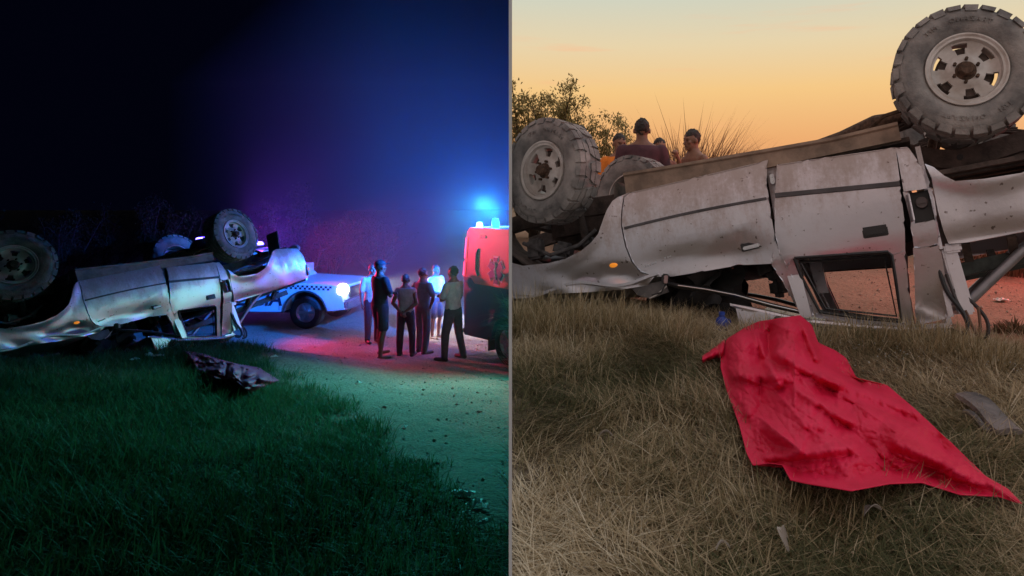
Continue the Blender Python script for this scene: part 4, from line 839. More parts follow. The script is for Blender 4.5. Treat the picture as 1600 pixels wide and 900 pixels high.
def jug():
    p = lay('dusk', 1132, 521); T = thing('blue_jug', 'small blue plastic jug in the shadow under the crushed roof', 'jug', p + Vector((0, .10, 0)), R(25))
    m = MB(); m.lathe([(0, 0), (.055, 0), (.062, .012), (.062, .10), (.05, .13), (.026, .15), (.024, .165)], 20, 'Z'); T.scale = (.75, .75, .75); T.location.z -= .02; link('jug_body', bm_mesh('jug_body', m.bm), mat('blue_plastic', (.02, .05, .30), .35), T)
    m = MB(); m.lathe([(0, .166), (.028, .166), (.028, .19), (0, .19)], 16, 'Z'); link('cap', bm_mesh('cap', m.bm), mat('blue_cap', (.03, .08, .42), .35), T)
    m = MB(); m.tube([(.055, 0, .12), (.085, 0, .11), (.09, 0, .07), (.06, 0, .04)], .010, 8); link('handle', bm_mesh('handle', m.bm), MATS['blue_plastic'], T)
jug()
crumple('plastic_bag', 'pale crumpled plastic bag on the dirt road by the truck bed', 'litter', lay('dusk', 1564, 471), (.13, .10), M_pale, 1.3, .5)
crumple('paper_scrap', 'pinkish paper scrap lying below the hanging cables', 'litter', lay('dusk', 1545, 529), (.10, .05), mat('pink_paper', (.6, .36, .32), .7), 4.1, .2, .5)
crumple('foil_scrap', 'torn silver foil scrap on the soil at the right edge', 'litter', lay('dusk', 1575, 548), (.14, .06), mat('silver_foil', (.45, .45, .46), .35, .6), 6.3, .3, -.3)
def leaf(label, px, py, L, w, rz, m, tip=.02, side='dusk'):
    bm = bmesh.new(); n = 8; rows = []
    for i in range(n):
        t = i / (n - 1); ww = w * math.sin(math.pi * (.08 + .9 * t)) ** .8; z = .012 + tip * math.sin(t * 3.1); rows.append([bm.verts.new((t * L, s * ww * .5, z + abs(s) * .006)) for s in (-1, 0, 1)])
    for i in range(n - 1):
        for k in range(2): bm.faces.new((rows[i][k], rows[i + 1][k], rows[i + 1][k + 1], rows[i][k + 1]))
    ex = bmesh.ops.extrude_face_region(bm, geom=bm.faces[:]); [setattr(v.co, 'z', v.co.z - .002) for v in ex['geom'] if isinstance(v, bmesh.types.BMVert)]
    o = link('dry_leaf', bm_mesh('dry_leaf', bm), m); o.location = lay(side, px, py, .05); o.rotation_euler = (R(-25), 0, rz); tag(o, label, 'leaf', 'fallen dry leaves')
M_leaf = mat('dry_leaf_grey', (.36, .31, .27), .7, var=.2)
leaf('pale dry leaf lying below the black bundle', 1352, 836, .085, .034, .5, M_leaf)
leaf('upright curled dry leaf at the bottom of the dusk grass', 1236, 895, .07, .022, 1.3, M_leaf, .06)
leaf('small dry leaf in the grass at the lower left of the red sheet', 935, 706, .06, .02, .1, M_leaf)
leaf('thin dry leaf at the bottom edge left of the black bundle', 1120, 892, .045, .012, .2, M_leaf)

# ------------------------------------------------------------------ litter of the night half
for i, (px, py, s, lb) in enumerate(((722, 778, .15, 'largest white litter scrap on the night road edge'), (742, 792, .13, 'folded white litter scrap just below the largest one'), (758, 796, .08, 'pinkish white litter scrap at the grass edge'), (731, 806, .07, 'small white litter scrap at the grass edge'), (757, 822, .09, 'lowest white litter scrap near the dividing wall'), (469, 549, .12, 'pale scrap on the striped road behind the red sheet'), (233, 562, .14, 'pale torn piece of car trim leaning in front of the truck'), (246, 564, .12, 'pale flat piece of car trim in front of the truck'), (210, 569, .09, 'small pale shard left of the torn car trim'), (215, 546, .10, 'pale shard under the crushed truck window'), (560, 600, .08, 'pale stone-like scrap in the middle of the night road'), (428, 564, .09, 'bright scrap beside the crumpled sheet'), (632, 670, .07, 'lone pale scrap on the brown soil'))):
    crumple('litter', lb, 'litter', lay('night', px, py, .01 if px > 440 else .05), (s, s * .55), M_white, i * 1.7 + .4, .55, i * .9, 'scraps of litter in the night half', 7)

# ------------------------------------------------------------------ people
def caps(bm, a, b, ra, rb, n=10):
    a, b = Vector(a), Vector(b); d = (b - a); L = d.length; t = d.normalized(); u = Vector((0, 0, 1)) if abs(t.z) < .9 else Vector((0, 1, 0)); x = t.cross(u).normalized(); y = t.cross(x)
    rings = []
    for s in (-1, -.7, -.3): rings.append((a + t * (s * ra), ra * math.sqrt(max(.02, 1 - s * s))))
    rings += [(a, ra), ((a + b) / 2, (ra + rb) / 2), (b, rb)]
    for s in (.3, .7, 1): rings.append((b + t * (s * rb), rb * math.sqrt(max(.02, 1 - s * s))))
    V = [[bm.verts.new(c + (x * math.cos(k * 2 * math.pi / n) + y * math.sin(k * 2 * math.pi / n)) * r) for k in range(n)] for c, r in rings]
    for i in range(len(V) - 1):
        for k in range(n): bm.faces.new((V[i][k], V[i][(k + 1) % n], V[i + 1][(k + 1) % n], V[i + 1][k]))
    bm.faces.new(V[0][::-1]); bm.faces.new(V[-1])
def loft(bm, secs, n=18):
    V = [[bm.verts.new((c[0] + rx * math.cos(k * 2 * math.pi / n), c[1] + ry * math.sin(k * 2 * math.pi / n), c[2])) for k in range(n)] for c, rx, ry in secs]
    for i in range(len(V) - 1):
        for k in range(n): bm.faces.new((V[i][k], V[i][(k + 1) % n], V[i + 1][(k + 1) % n], V[i + 1][k]))
    bm.faces.new(V[0][::-1]); bm.faces.new(V[-1])
def ell(bm, c, r, u=16, v=10):
    q = bmesh.ops.create_uvsphere(bm, u_segments=u, v_segments=v, radius=1); bmesh.ops.transform(bm, matrix=Matrix.Translation(c) @ Matrix.Diagonal((*r, 1)), verts=q['verts'])
def fuse(name, bm, voxel, smooth=3):
    bmesh.ops.recalc_face_normals(bm, faces=bm.faces); me = bpy.data.meshes.new(name); bm.to_mesh(me); bm.free()
    o = bpy.data.objects.new('tmp', me); COL.objects.link(o)
    r_ = o.modifiers.new('r', 'REMESH'); r_.mode = 'VOXEL'; r_.voxel_size = voxel; s_ = o.modifiers.new('s', 'SMOOTH'); s_.iterations = smooth; s_.factor = .5
    dg_ = bpy.context.evaluated_depsgraph_get(); m2 = bpy.data.meshes.new_from_object(o.evaluated_get(dg_)); m2.name = name
    bpy.data.objects.remove(o); bpy.data.meshes.remove(me); fin_shade(m2, True, 180); return m2
def hand(bm, w, d, up, curl):
    """palm and five fingers; d = direction of the forearm, up = back-of-hand normal"""
    w, d, up = Vector(w), Vector(d).normalized(), Vector(up).normalized(); s = d.cross(up).normalized(); up = s.cross(d)
    pc = w + d * .045
    caps(bm, w + d * .01, w + d * .07, .024, .030, 8); caps(bm, w + d * .03 + s * .018, w + d * .075 + s * .022, .014, .013, 8); caps(bm, w + d * .03 - s * .018, w + d * .075 - s * .022, .014, .013, 8)
    for i, (o, L) in enumerate(((-.027, .062), (-.009, .074), (.009, .070), (.027, .055))):
        p = w + d * .085 + s * o; a = 0.; q = p
        for k in range(3):
            a += curl; e = q + (d * math.cos(a) - up * math.sin(a)) * (L * (.42, .33, .25)[k]); caps(bm, q, e, .0095 - .001 * k, .0088 - .001 * k, 6); q = e
    q = w + d * .03 - s * .025; e = q + (d * .6 - s * .7 - up * .3).normalized() * .035; caps(bm, q, e, .013, .011, 6); caps(bm, e, e + (d * .9 - s * .1 - up * .45 * (1 + curl)).normalized() * .032, .011, .009, 6)
def person(label, side, px, depth, rz, hgt=1.72, skin=(.22, .11, .07), top=None, legs=(.02, .02, .025), shorts=False, arms='down', feet=((-.10, .0), (.10, .0)), lean=0., hair=(.022, .017, .014), bulk=1., hat=None, group=None, head_turn=0., bow=0., legcol=None, topname='shirt', detail=.009, sleeveless=False):
    x = (px - CX) / F * depth; z = gz(side, x, depth); k = hgt / 1.745
    T = thing('person', label, 'person', (x, depth, z), rz, group); T.scale = (k, k, k)
    b = bulk
    def sh(p): return Vector((p[0], p[1] - lean * max(0, p[2] - .9), p[2]))
    SECS = [((0, .01, .84), .10 * b, .085 * b), ((0, .01, .90), .160 * b, .112 * b), ((0, .008, .98), .160 * b, .108 * b), ((0, 0, 1.08), .142 * b, .096 * b), ((0, -.004, 1.20), .155 * b, .104 * b), ((0, -.002, 1.32), .176 * b, .110 * b), ((0, .004, 1.40), .180 * b, .100 * b), ((0, .010, 1.455), .135 * b, .082), ((0, .012, 1.49), .082, .068), ((0, .008, 1.52), .062, .064), ((0, .0, 1.57), .060, .062)]
    secs = [(tuple(sh(c)), rx, ry) for c, rx, ry in SECS]
    hips = [Vector((-.088, .005, .90)), Vector((.088, .005, .90))]; ank = [Vector((f[0], f[1] + .02, .085)) for f in feet]
    kn = [(h_ + a_) / 2 + Vector((.012 * (1 if i else -1), -.035, .015)) for i, (h_, a_) in enumerate(zip(hips, ank))]
    toe = [Vector((f[0] + .02 * (1 if i else -1), f[1] - .155, .030)) for i, f in enumerate(feet)]
    shd = [sh((-.175 * b, .006, 1.395)), sh((.175 * b, .006, 1.395))]
    A = {'down': [((-.235 * b, .02, 1.12), (-.245 * b, -.05, .88)), ((.235 * b, .02, 1.12), (.245 * b, -.05, .88))],
         'folded': [((-.25 * b, -.05, 1.13), (.06, -.185, 1.18)), ((.25 * b, -.05, 1.14), (-.07, -.20, 1.14))],
         'behind': [((-.25 * b, .07, 1.14), (-.05, .155, .98)), ((.25 * b, .07, 1.14), (.05, .165, .96))],
         'raised': [((-.24 * b, .02, 1.12), (-.20 * b, -.14, 1.0)), ((.31, -.10, 1.24), (.16, -.20, 1.48))],
         'front': [((-.24 * b, -.02, 1.13), (-.08, -.21, 1.08)), ((.24 * b, -.02, 1.13), (.09, -.22, 1.05))],
         'hips': [((-.34, .06, 1.17), (-.20, -.02, .98)), ((.34, .06, 1.17), (.20, -.02, .98))]}[arms]
    el_ = [sh(A[0][0]), sh(A[1][0])]; wr = [sh(A[0][1]), sh(A[1][1])]
    hc = sh((0, -.008, 1.612)); Rh = Matrix.Rotation(head_turn, 3, 'Z') @ Matrix.Rotation(bow, 3, 'X')
    HC = lambda v: hc + Rh @ Vector(v)
    bm = bmesh.new(); loft(bm, secs)
    for i in (0, 1):
        caps(bm, hips[i], kn[i], .088 * b, .058); caps(bm, kn[i], kn[i].lerp(ank[i], .35) + Vector((0, .015, 0)), .057, .056); caps(bm, kn[i].lerp(ank[i], .35) + Vector((0, .015, 0)), ank[i], .056, .036)
        caps(bm, ank[i] + Vector((0, .02, -.045)), toe[i], .040, .030); caps(bm, ank[i], ank[i] + Vector((0, .01, -.04)), .037, .04)
        caps(bm, shd[i], el_[i], .054 * b, .041); caps(bm, el_[i], el_[i].lerp(wr[i], .3), .042, .042); caps(bm, el_[i].lerp(wr[i], .3), wr[i], .042, .027)
        dd = (wr[i] - el_[i]); hand(bm, wr[i], dd, (Vector((-1 if i == 0 else 1, 0, .2)) if arms in ('down', 'hips') else Vector((0, -1, .5)) if arms != 'behind' else Vector((0, 1, .2))), 1.15 if arms == 'raised' and i == 1 else .35)
    # head: skull, jaw, nose, brow, lips, ears
    hb = bmesh.new(); ell(hb, (0, .012, .022), (.076, .097, .098), 20, 14); ell(hb, (0, -.028, -.050), (.057, .062, .060)); ell(hb, (0, -.070, -.088), (.026, .022, .022)); caps(hb, (0, -.086, .010), (0, -.108, -.026), .010, .015, 8)
    ell(hb, (0, -.082, -.058), (.026, .014, .011)); ell(hb, (0, -.074, .032), (.056, .018, .012)); ell(hb, (-.045, -.060, -.018), (.022, .022, .020)); ell(hb, (.045, -.060, -.018), (.022, .022, .020))
    ell(hb, (-.084, .006, -.008), (.012, .020, .032)); ell(hb, (.084, .006, -.008), (.012, .020, .032))
    for v in hb.verts: v.co = HC(v.co)
    me_ = bpy.data.meshes.new('h'); hb.to_mesh(me_); hb.free(); bm.from_mesh(me_); bpy.data.meshes.remove(me_)
    sname = 'skin_%02d' % int(skin[0] * 100)
    link('body', fuse('body', bm, detail), mat(sname, skin, .55, var=.12, vscale=20.), T)
    # eyes, brows and mouth
    eb = bmesh.new()
    for s in (-1, 1): ell(eb, (s * .031, -.080, .012), (.013, .008, .006), 8, 6)
    ell(eb, (0, -.094, -.060), (.020, .005, .003), 8, 6)
    for v in eb.verts: v.co = HC(v.co)
    tag(link('face_features', bm_mesh('face_features', eb), mat('dark_feature', (.02, .012, .010), .5), T), kind='stuff')
    hb = bmesh.new(); ell(hb, (0, .020, .034), (.0805, .0985, .097), 36, 26)
    for v in hb.verts:
        if v.co.z < .048 - .12 * v.co.y and v.co.y < -.012: v.co *= .80
        elif v.co.z < .0 and v.co.y < .012: v.co *= .82
        elif v.co.z < -.050: v.co *= .86
        else: v.co += noise.noise_vector(v.co * 48) * .011
        v.co = HC(v.co)
    link('hair', bm_mesh('hair', hb), mat('hair_%d' % int(hair[0] * 1000), hair, .6, bump=.5, bscale=120.), T)
    if hat:
        hb = bmesh.new(); ell(hb, (0, .012, .060), (.090, .108, .074), 24, 14)
        for v in hb.verts:
            if v.co.z < .050: v.co.z = .050
        ell(hb, (0, -.115, .055), (.070, .075, .009), 16, 8)
        for v in hb.verts: v.co = HC(v.co)
        link('cap', bm_mesh('cap', hb), mat('cap_%d' % int(hat[0] * 1000), hat, .8), T)
    def inflate(s, d, z0, z1): return [(c, rx + d, ry + d) for c, rx, ry in s if z0 <= SECS[s.index((c, rx, ry))][0][2] <= z1]
    if top is not None:
        bm = bmesh.new(); loft(bm, inflate(secs, .017, .85, 1.475)); 
        for i in (0, 1):
            if sleeveless: caps(bm, shd[i], shd[i].lerp(el_[i], .12), .062 * b, .058)
            else: caps(bm, shd[i], shd[i].lerp(el_[i], .80), .070 * b, .064)
        for v in bm.verts: v.co += noise.noise_vector(v.co * 11 + Vector((px, 0, 0))) * .012
        link(topname, fuse('shirt', bm, .014, 2), mat('cloth_%d_%d_%d' % tuple(int(c * 1000) for c in top), top, .9, var=.15, vscale=14.), T)
    bm = bmesh.new(); loft(bm, inflate(secs, .020, .83, .99))
    for i in (0, 1):
        e = kn[i].lerp(hips[i], .12) if shorts else ank[i] + Vector((0, 0, .0))
        if shorts: caps(bm, hips[i], e, .106 * b, .092)
        else: caps(bm, hips[i], kn[i], .104 * b, .080); caps(bm, kn[i], e, .080, .062)
    for v in bm.verts: v.co += noise.noise_vector(v.co * 13 + Vector((0, px, 0))) * .010
    link('shorts' if shorts else 'trousers', fuse('trousers', bm, .014, 2), mat('cloth_%d_%d_%d' % tuple(int(c * 1000) for c in legs), legs, .9, var=.15, vscale=14.), T)
    if not shorts or legcol:
        bm = bmesh.new()
        for i in (0, 1): caps(bm, ank[i] + Vector((0, .025, -.042)), toe[i] + Vector((0, -.01, .004)), .050, .040); caps(bm, ank[i] + Vector((0, .015, -.03)), ank[i] + Vector((0, .012, .0)), .048, .045)
        for v in bm.verts: v.co.z = max(v.co.z, 0.)
        link('shoes', fuse('shoes', bm, .012, 2), mat('dark_shoe', (.02, .018, .017), .6), T)
    return T
GD, GNP = 'bystanders behind the dusk truck', 'bystanders on the night road'
person('man in a dark maroon shirt seen from behind over the truck', 'dusk', 1003, 7.35, R(180), 1.80, (.20, .10, .065), (.085, .035, .045), (.03, .03, .035), arms='front', bulk=1.12, group=GD)
person('man in an orange shirt with cropped dark hair facing the lens', 'dusk', 968, 8.1, R(12), 1.68, (.24, .12, .075), (.85, .24, .03), (.03, .03, .035), arms='down', group=GD, head_turn=R(10), bow=R(10))
person('man raising his fist, his face beside the maroon shoulder', 'dusk', 1031, 8.4, R(20), 1.66, (.26, .13, .08), (.22, .11, .08), (.04, .04, .045), arms='raised', group=GD, sleeveless=True)
person('shirtless man in profile at the right of the group', 'dusk', 1091, 7.5, R(-62), 1.70, (.24, .125, .085), None, (.04, .05, .07), arms='down', group=GD, lean=.12, bow=R(8))
person('man almost hidden behind the front tyre, only his head showing', 'dusk', 906, 8.3, R(-20), 1.80, (.2, .1, .065), (.12, .10, .09), (.04, .04, .045), group=GD)
person('tall man in dark shirt and shorts with folded arms, nearest the police car', 'night', 594, 12.6, R(138), 1.82, (.16, .085, .06), (.035, .045, .06), (.04, .06, .08), True, 'folded', ((-.22, .10), (.17, -.12)), group=GNP, hat=(.02, .02, .03), bulk=1.05)
person('shorter person in a grey top and dark trousers seen from behind', 'night', 634, 12.9, R(180), 1.58, (.16, .085, .06), (.30, .28, .31), (.02, .025, .04), False, 'behind', ((-.14, .0), (.12, .04)), group=GNP, sleeveless=True)
person('man in green shirt and trousers standing in the middle of the group', 'night', 661, 13.3, R(150), 1.70, (.2, .1, .07), (.10, .20, .17), (.08, .15, .14), False, 'hips', ((-.14, .08), (.15, -.06)), group=GNP)
person('person in white shirt and short trousers behind the group', 'night', 681, 15.0, R(60), 1.66, (.24, .12, .08), (.75, .72, .72), (.10, .11, .14), True, 'front', group=GNP)
person('man in a pale shirt standing closest to the ambulance', 'night', 708, 12.5, R(-118), 1.76, (.2, .1, .07), (.50, .42, .42), (.05, .05, .07), False, 'folded', ((-.20, .05), (.17, -.08)), group=GNP)
person('man in a light shirt hidden behind the tall man in shorts', 'night', 582, 14.4, R(40), 1.70, (.2, .1, .07), (.62, .50, .46), (.03, .03, .04), False, 'down', group=GNP)

# ------------------------------------------------------------------ police pickup and ambulance
def arc(cx, cz, r, a0, a1, n=12): return [(cx + r * math.cos(R(a0 + (a1 - a0) * i / n)), cz + r * math.sin(R(a0 + (a1 - a0) * i / n))) for i in range(n + 1)]
M_pol = mat('police_white_paint', (.72, .70, .70), .3, .0, var=.03, coat=.5); M_glass = mat('dark_glass', (.01, .012, .015), .05, spec=.8); M_steel = mat('steel_wheel', (.42, .42, .43), .35, .8); M_ptyre = mat('black_tyre', (.018, .018, .019), .85, bump=.2, bscale=50.)
def text_mesh(body, size, ext=.004, bold=.02):
    cu = bpy.data.curves.new('t', 'FONT'); cu.body = body; cu.size = size; cu.extrude = ext; cu.offset = bold * size; cu.resolution_u = 3; cu.shear = .2
    o = bpy.data.objects.new('t', cu); COL.objects.link(o); me = bpy.data.meshes.new_from_object(o.evaluated_get(bpy.context.evaluated_depsgraph_get())); bpy.data.objects.remove(o); return me
def road_wheel(parent, x, y, r, w, sgn):
    m = MB(); m.lathe([(r * .60, .0), (r * .70, -.012), (r * .90, -.008), (r, .03), (r, w - .03), (r * .9, w), (r * .6, w)], 40, 'Y', closed=True); M = Matrix.Translation((x, y, r)) @ (Matrix.Identity(4) if sgn < 0 else Matrix.Rotation(math.pi, 4, 'Z'))
    t = m.done('wheel', M_ptyre, parent, M)
    m = MB(); m.lathe([(0, .03), (r * .18, .03), (r * .22, .045), (r * .50, .06), (r * .56, .02), (r * .61, .015), (r * .61, .15)], 36)
    for k in range(6):
        a = k * math.pi / 3; m.bar((r * .16 * math.cos(a), .038, r * .16 * math.sin(a)), (r * .54 * math.cos(a), .025, r * .54 * math.sin(a)), .02, r * .16, .006, up=(-math.sin(a), 0, math.cos(a)))
    m.done('rim', M_steel, t); return t
def red_lamp_mat(n, c, s): return mat(n, tuple(.3 * q for q in c), .3, emit=c, estr=s)
def police(label, loc, rz, lit=True):
    T = thing('police_pickup', label, 'police car', loc, rz, 'police pickups'); r = .38; WB = 3.35; hw = .93
    low = [(.92, .46), (.90, .62), (.86, .80)] + [(.80, .98), (.62, 1.03)] + [(-.65, 1.10), (-.75, 1.11), (-3.0, 1.10), (-4.55, 1.12), (-4.55, .50), (-WB - .50, .42)] + arc(-WB, r, .50, 175, 5) + [(-WB + .52, .40), (-.56, .40)] + arc(0, r, .50, 175, 5) + [(.56, .42)]
    m = MB(); m.prism(low, -hw, hw); bmesh.ops.bevel(m.bm, geom=[e for e in m.bm.edges if abs(e.calc_face_angle(0)) > R(60)], offset=.03, segments=3, affect='EDGES'); body = m.done('body', M_pol, T)
    m = MB()   # cab
    base = [(-.55, 1.09), (-2.75, 1.09)]; roof_ = [(-1.25, 1.80), (-2.62, 1.80)]
    vs = [m.bm.verts.new(p) for p in ((-.55, -hw + .05, 1.09), (-.55, hw - .05, 1.09), (-2.78, hw - .05, 1.09), (-2.78, -hw + .05, 1.09), (-1.28, -.70, 1.78), (-1.28, .70, 1.78), (-2.62, .70, 1.78), (-2.62, -.70, 1.78))]
    for q in ((0, 1, 2, 3), (7, 6, 5, 4), (0, 4, 5, 1), (1, 5, 6, 2), (2, 6, 7, 3), (3, 7, 4, 0)): m.bm.faces.new([vs[i] for i in q])
    cab = m.done('cab', M_pol, T, bev=.04)
    for sgn in (-1, 1):
        for (xa, xb, ta, tb) in ((-.80, -1.62, -1.30, -1.64), (-1.72, -2.62, -1.73, -2.52)):
            m = MB(); f = lambda x, z: (x, sgn * (hw - .045 - (z - 1.09) / .69 * .18 + .006), z)
            q = [f(xa, 1.16), f(xb, 1.16), f(tb, 1.70), f(ta, 1.70)]; a = [m.bm.verts.new(p) for p in q]; b_ = [m.bm.verts.new((p[0], p[1] - sgn * .02, p[2])) for p in q]; m.bm.faces.new(a); m.bm.faces.new(b_[::-1])
            for i in range(4): m.bm.faces.new((a[i], b_[i], b_[(i + 1) % 4], a[(i + 1) % 4]))
            m.done('window', M_glass, cab, smooth=False)
    m = MB(); vs = [m.bm.verts.new(p) for p in ((-.62, -.80, 1.13), (-.62, .80, 1.13), (-1.24, .66, 1.74), (-1.24, -.66, 1.74))]; vb = [m.bm.verts.new(v.co + Vector((-.03, 0, -.025))) for v in vs]
    for v in vs: v.co += Vector((.008, 0, .008))
    m.bm.faces.new(vs); m.bm.faces.new(vb[::-1]); [m.bm.faces.new((vs[i], vb[i], vb[(i + 1) % 4], vs[(i + 1) % 4])) for i in range(4)]; m.done('windscreen', M_glass, cab, smooth=False)
    # door seams, handle, wheel arch lips, sill, bumper, grille
    m = MB()
    for x in (-.62, -1.68, -2.74): m.box((x, -hw - .001, .76), (.008, .006, .64))
    m.done('door_seam', M_black, body, smooth=False)
    m = MB(); m.box((-1.50, -hw - .015, .95), (.16, .03, .035), None, .008); m.done('door_handle', M_pol, body)
    for x in (0, -WB):
        m = MB(); m.tube([(p[0], -hw - .008, p[1]) for p in arc(x, r, .505, 178, 2, 18)], .022, 6); m.done('arch_lip', mat('arch_plastic', (.05, .05, .055), .6), body)
    for y in (-hw + .20, hw - .20):
        m = MB(); m.sph((.83, y * 1.08, .90), .18, (.75, 1.05, .85)); h = m.done('headlamp', red_lamp_mat('headlamp_glow', (.75, .88, 1.0), 9.) if lit else MATS.get('clear_lens') or mat('clear_lens', (.5, .5, .52), .08, .3), body)
    m = MB(); m.box((.91, 0, .82), (.05, 1.2, .26), None, .02); m.done('grille', M_plastic, body)
    m = MB(); m.box((.92, 0, .56), (.16, 1.84, .24), None, .05); m.done('front_bumper', mat('bumper_chrome', (.5, .5, .52), .25, .9), body)
    for i, y in enumerate((-hw - .002, hw + .002)):
        m = MB()
        for k in range(22):
            for j in (0, 1):
                if (k + j) % 2 == 0: m.box((.60 - k * .055, y, .975 - j * .05 + (.0018 * k)), (.055, .006, .05))
        tag(m.done('checker_band', mat('navy_decal', (.02, .02, .05), .4), body, smooth=False), kind='stuff')
    tm = text_mesh('POLICIA', .46); tx = link('lettering', tm, mat('navy_decal', (.02, .02, .05), .4), body); tx.matrix_basis = Matrix.Translation((-2.26, -hw - .004, .55)) @ Matrix.Rotation(R(90), 4, 'X')
    m = MB(); m.box((-1.95, 0, 1.845), (.28, 1.25, .10), None, .03); lb = m.done('light_bar', M_plastic, cab)
    for y, c in ((-.46, (1, .02, .10)), (-.18, (1, .02, .12)), (.14, (.08, .06, 1)), (.44, (.08, .06, 1))):
        m = MB(); m.box((-1.95, y, 1.89), (.30, .24, .11), None, .03); m.done('beacon', red_lamp_mat('beacon_red' if c[0] > .5 else 'beacon_blue', c, 16.), lb)
    m = MB(); m.box((-.75, -hw - .12, 1.16), (.10, .18, .16), None, .03); m.done('wing_mirror', M_plastic, body)
    for x in (0, -WB):
        road_wheel(T, x, -hw + .01, r, .24, -1); road_wheel(T, x, hw - .01, r, .24, 1)
    m = MB(); m.box((-1.6, 0, .42), (4.2, 1.2, .18)); m.done('underbody', M_under, T)
    return T
def lamp(name, kind, loc, power, col, parent=None, size=.08, target=None, angle=60, blend=.6):
    l = bpy.data.lights.new(name, kind); l.energy = power; l.color = col; l.shadow_soft_size = size
    if kind == 'SPOT': l.spot_size = R(angle); l.spot_blend = blend
    o = bpy.data.objects.new(name, l); COL.objects.link(o); o.location = loc
    if target is not None: o.rotation_euler = (Vector(target) - Vector(loc)).to_track_quat('-Z', 'Y').to_euler()
    return o
P1 = Vector((-7.03, 16.6, 0)); P1.z = gz('night', P1.x, P1.y)
pol1 = police('white police pickup with lit headlamp parked behind the night truck', P1, R(-2))
P2 = Vector((-13.6, 20.0, 0)); P2.z = gz('night', P2.x, P2.y)
pol2 = police('second police pickup farther back, only its roof lights showing', P2, R(175), False)
P3 = Vector((9.4, 7.6, 0)); P3.z = gz('dusk', P3.x, P3.y)
pol3 = police('police pickup waiting on the dirt road right of the dusk truck', P3, R(180), False)
def ambulance():
    loc = Vector((-2.80, 13.0, 0)); loc.z = gz('night', -2.3, 12.4); a = math.atan2(-.73, .68)
    T = thing('ambulance', 'red and navy ambulance with a blue star emblem at the dividing wall', 'ambulance', loc, a)
    # x runs from the rear bumper forward, y = 0 is the visible side
    M_red = mat('ambulance_red', (.82, .20, .16), .35, coat=.4); M_navy = mat('ambulance_navy', (.015, .03, .10), .4, coat=.3); M_lamp = red_lamp_mat('ambulance_tail_red', (1, .03, .09), 1.6)
    m = MB(); m.prism([(.0, 1.50), (.14, 2.36), (.24, 2.46), (5.2, 2.46), (5.2, 1.40), (.42, 1.40), (.28, 1.50)], 0, 2.0); up = m.done('upper_body', M_red, T, bev=.04)
    m = MB(); m.prism([(.02, .38), (.0, 1.495), (.276, 1.495), (.416, 1.395), (5.2, 1.395), (5.2, .40), (1.92, .40)] + arc(1.43, .42, .47, 0, 180) + [(.92, .40)], .012, 1.99); lo = m.done('lower_body', M_navy, T, bev=.03)
    for z0, z1 in ((1.53, 1.80), (1.86, 2.26)):
        m = MB(); x0, x1 = (z0 - 1.50) * .163, (z1 - 1.50) * .163
        vs = [m.bm.verts.new(p) for p in ((x0 - .022, -.004, z0), (x1 - .022, -.004, z1), (x1 + .05, -.018, z1), (x0 + .05, -.018, z0), (x0 - .022, .20, z0), (x1 - .022, .20, z1), (x1 + .05, .20, z1), (x0 + .05, .20, z0))]
        for q in ((0, 1, 2, 3), (7, 6, 5, 4), (0, 4, 5, 1), (1, 5, 6, 2), (2, 6, 7, 3), (3, 7, 4, 0)): m.bm.faces.new([vs[i] for i in q])
        m.done('tail_lamp', M_lamp, up)
    m = MB(); m.tube([(.56, -.008, 2.06), (.50, -.012, 1.98), (.48, -.012, 1.68), (.54, -.008, 1.56)], .022, 8); m.done('grab_rail', M_plastic, up)
    m = MB(); m.box((.72, -.004, 2.30), (.22, .02, .06), None, .01); m.done('vent', M_plastic, up)
    m = MB(); m.lathe([(0, 2.56), (.05, 2.55), (.065, 2.50), (.065, 2.455)], 16, 'Z', (.26, .2, 0)); m.done('roof_beacon', red_lamp_mat('beacon_white_blue', (.5, .7, 1), 2.5), up)
    m = MB(); m.lathe([(0, 2.64), (.06, 2.63), (.08, 2.56), (.08, 2.455)], 16, 'Z', (.66, .30, 0)); m.done('roof_beacon', red_lamp_mat('beacon_deep_blue', (.02, .25, 1), 3.), up)
    # star of life: six bars, outline behind, staff with a snake in front
    sc_, cx_, cz_ = .235, 1.14, 1.70
    def star(k, y, m_, nm, par):
        m = MB()
        for i in range(3): rot = Matrix.Rotation(R(60 * i), 3, 'Y'); m.box((cx_, y - .0015 * i, cz_), (sc_ * .56 * k + (.02 if k > 1 else 0), .006, sc_ * 2 * k), rot)
        return m.done(nm, m_, par, smooth=False)
    st = star(1.14, -.006, mat('emblem_white', (.75, .6, .65), .4), 'star_emblem', up); star(1.0, -.014, mat('emblem_blue', (.02, .05, .22), .4), 'star_arms', st)
    m = MB(); m.tube([(cx_, -.024, cz_ - .16), (cx_, -.024, cz_ + .16)], .008, 6); m.tube([(cx_ + .03 * math.sin(t * 9), -.026, cz_ - .13 + t * .26) for t in np.linspace(0, 1, 24)], .008, 6); m.done('staff_and_snake', mat('emblem_white', (.75, .6, .65), .4), st)
    road_wheel(T, 1.43, .03, .42, .26, -1)
    m = MB(); m.box((.88, .10, .34), (.03, .20, .26)); m.done('mud_flap', M_black, T)
    m = MB(); m.box((-.06, 1.0, .44), (.14, 1.9, .14), None, .03); m.done('rear_bumper', M_plastic, T)
    cut_at_wall(T, -1); return T
amb = ambulance()

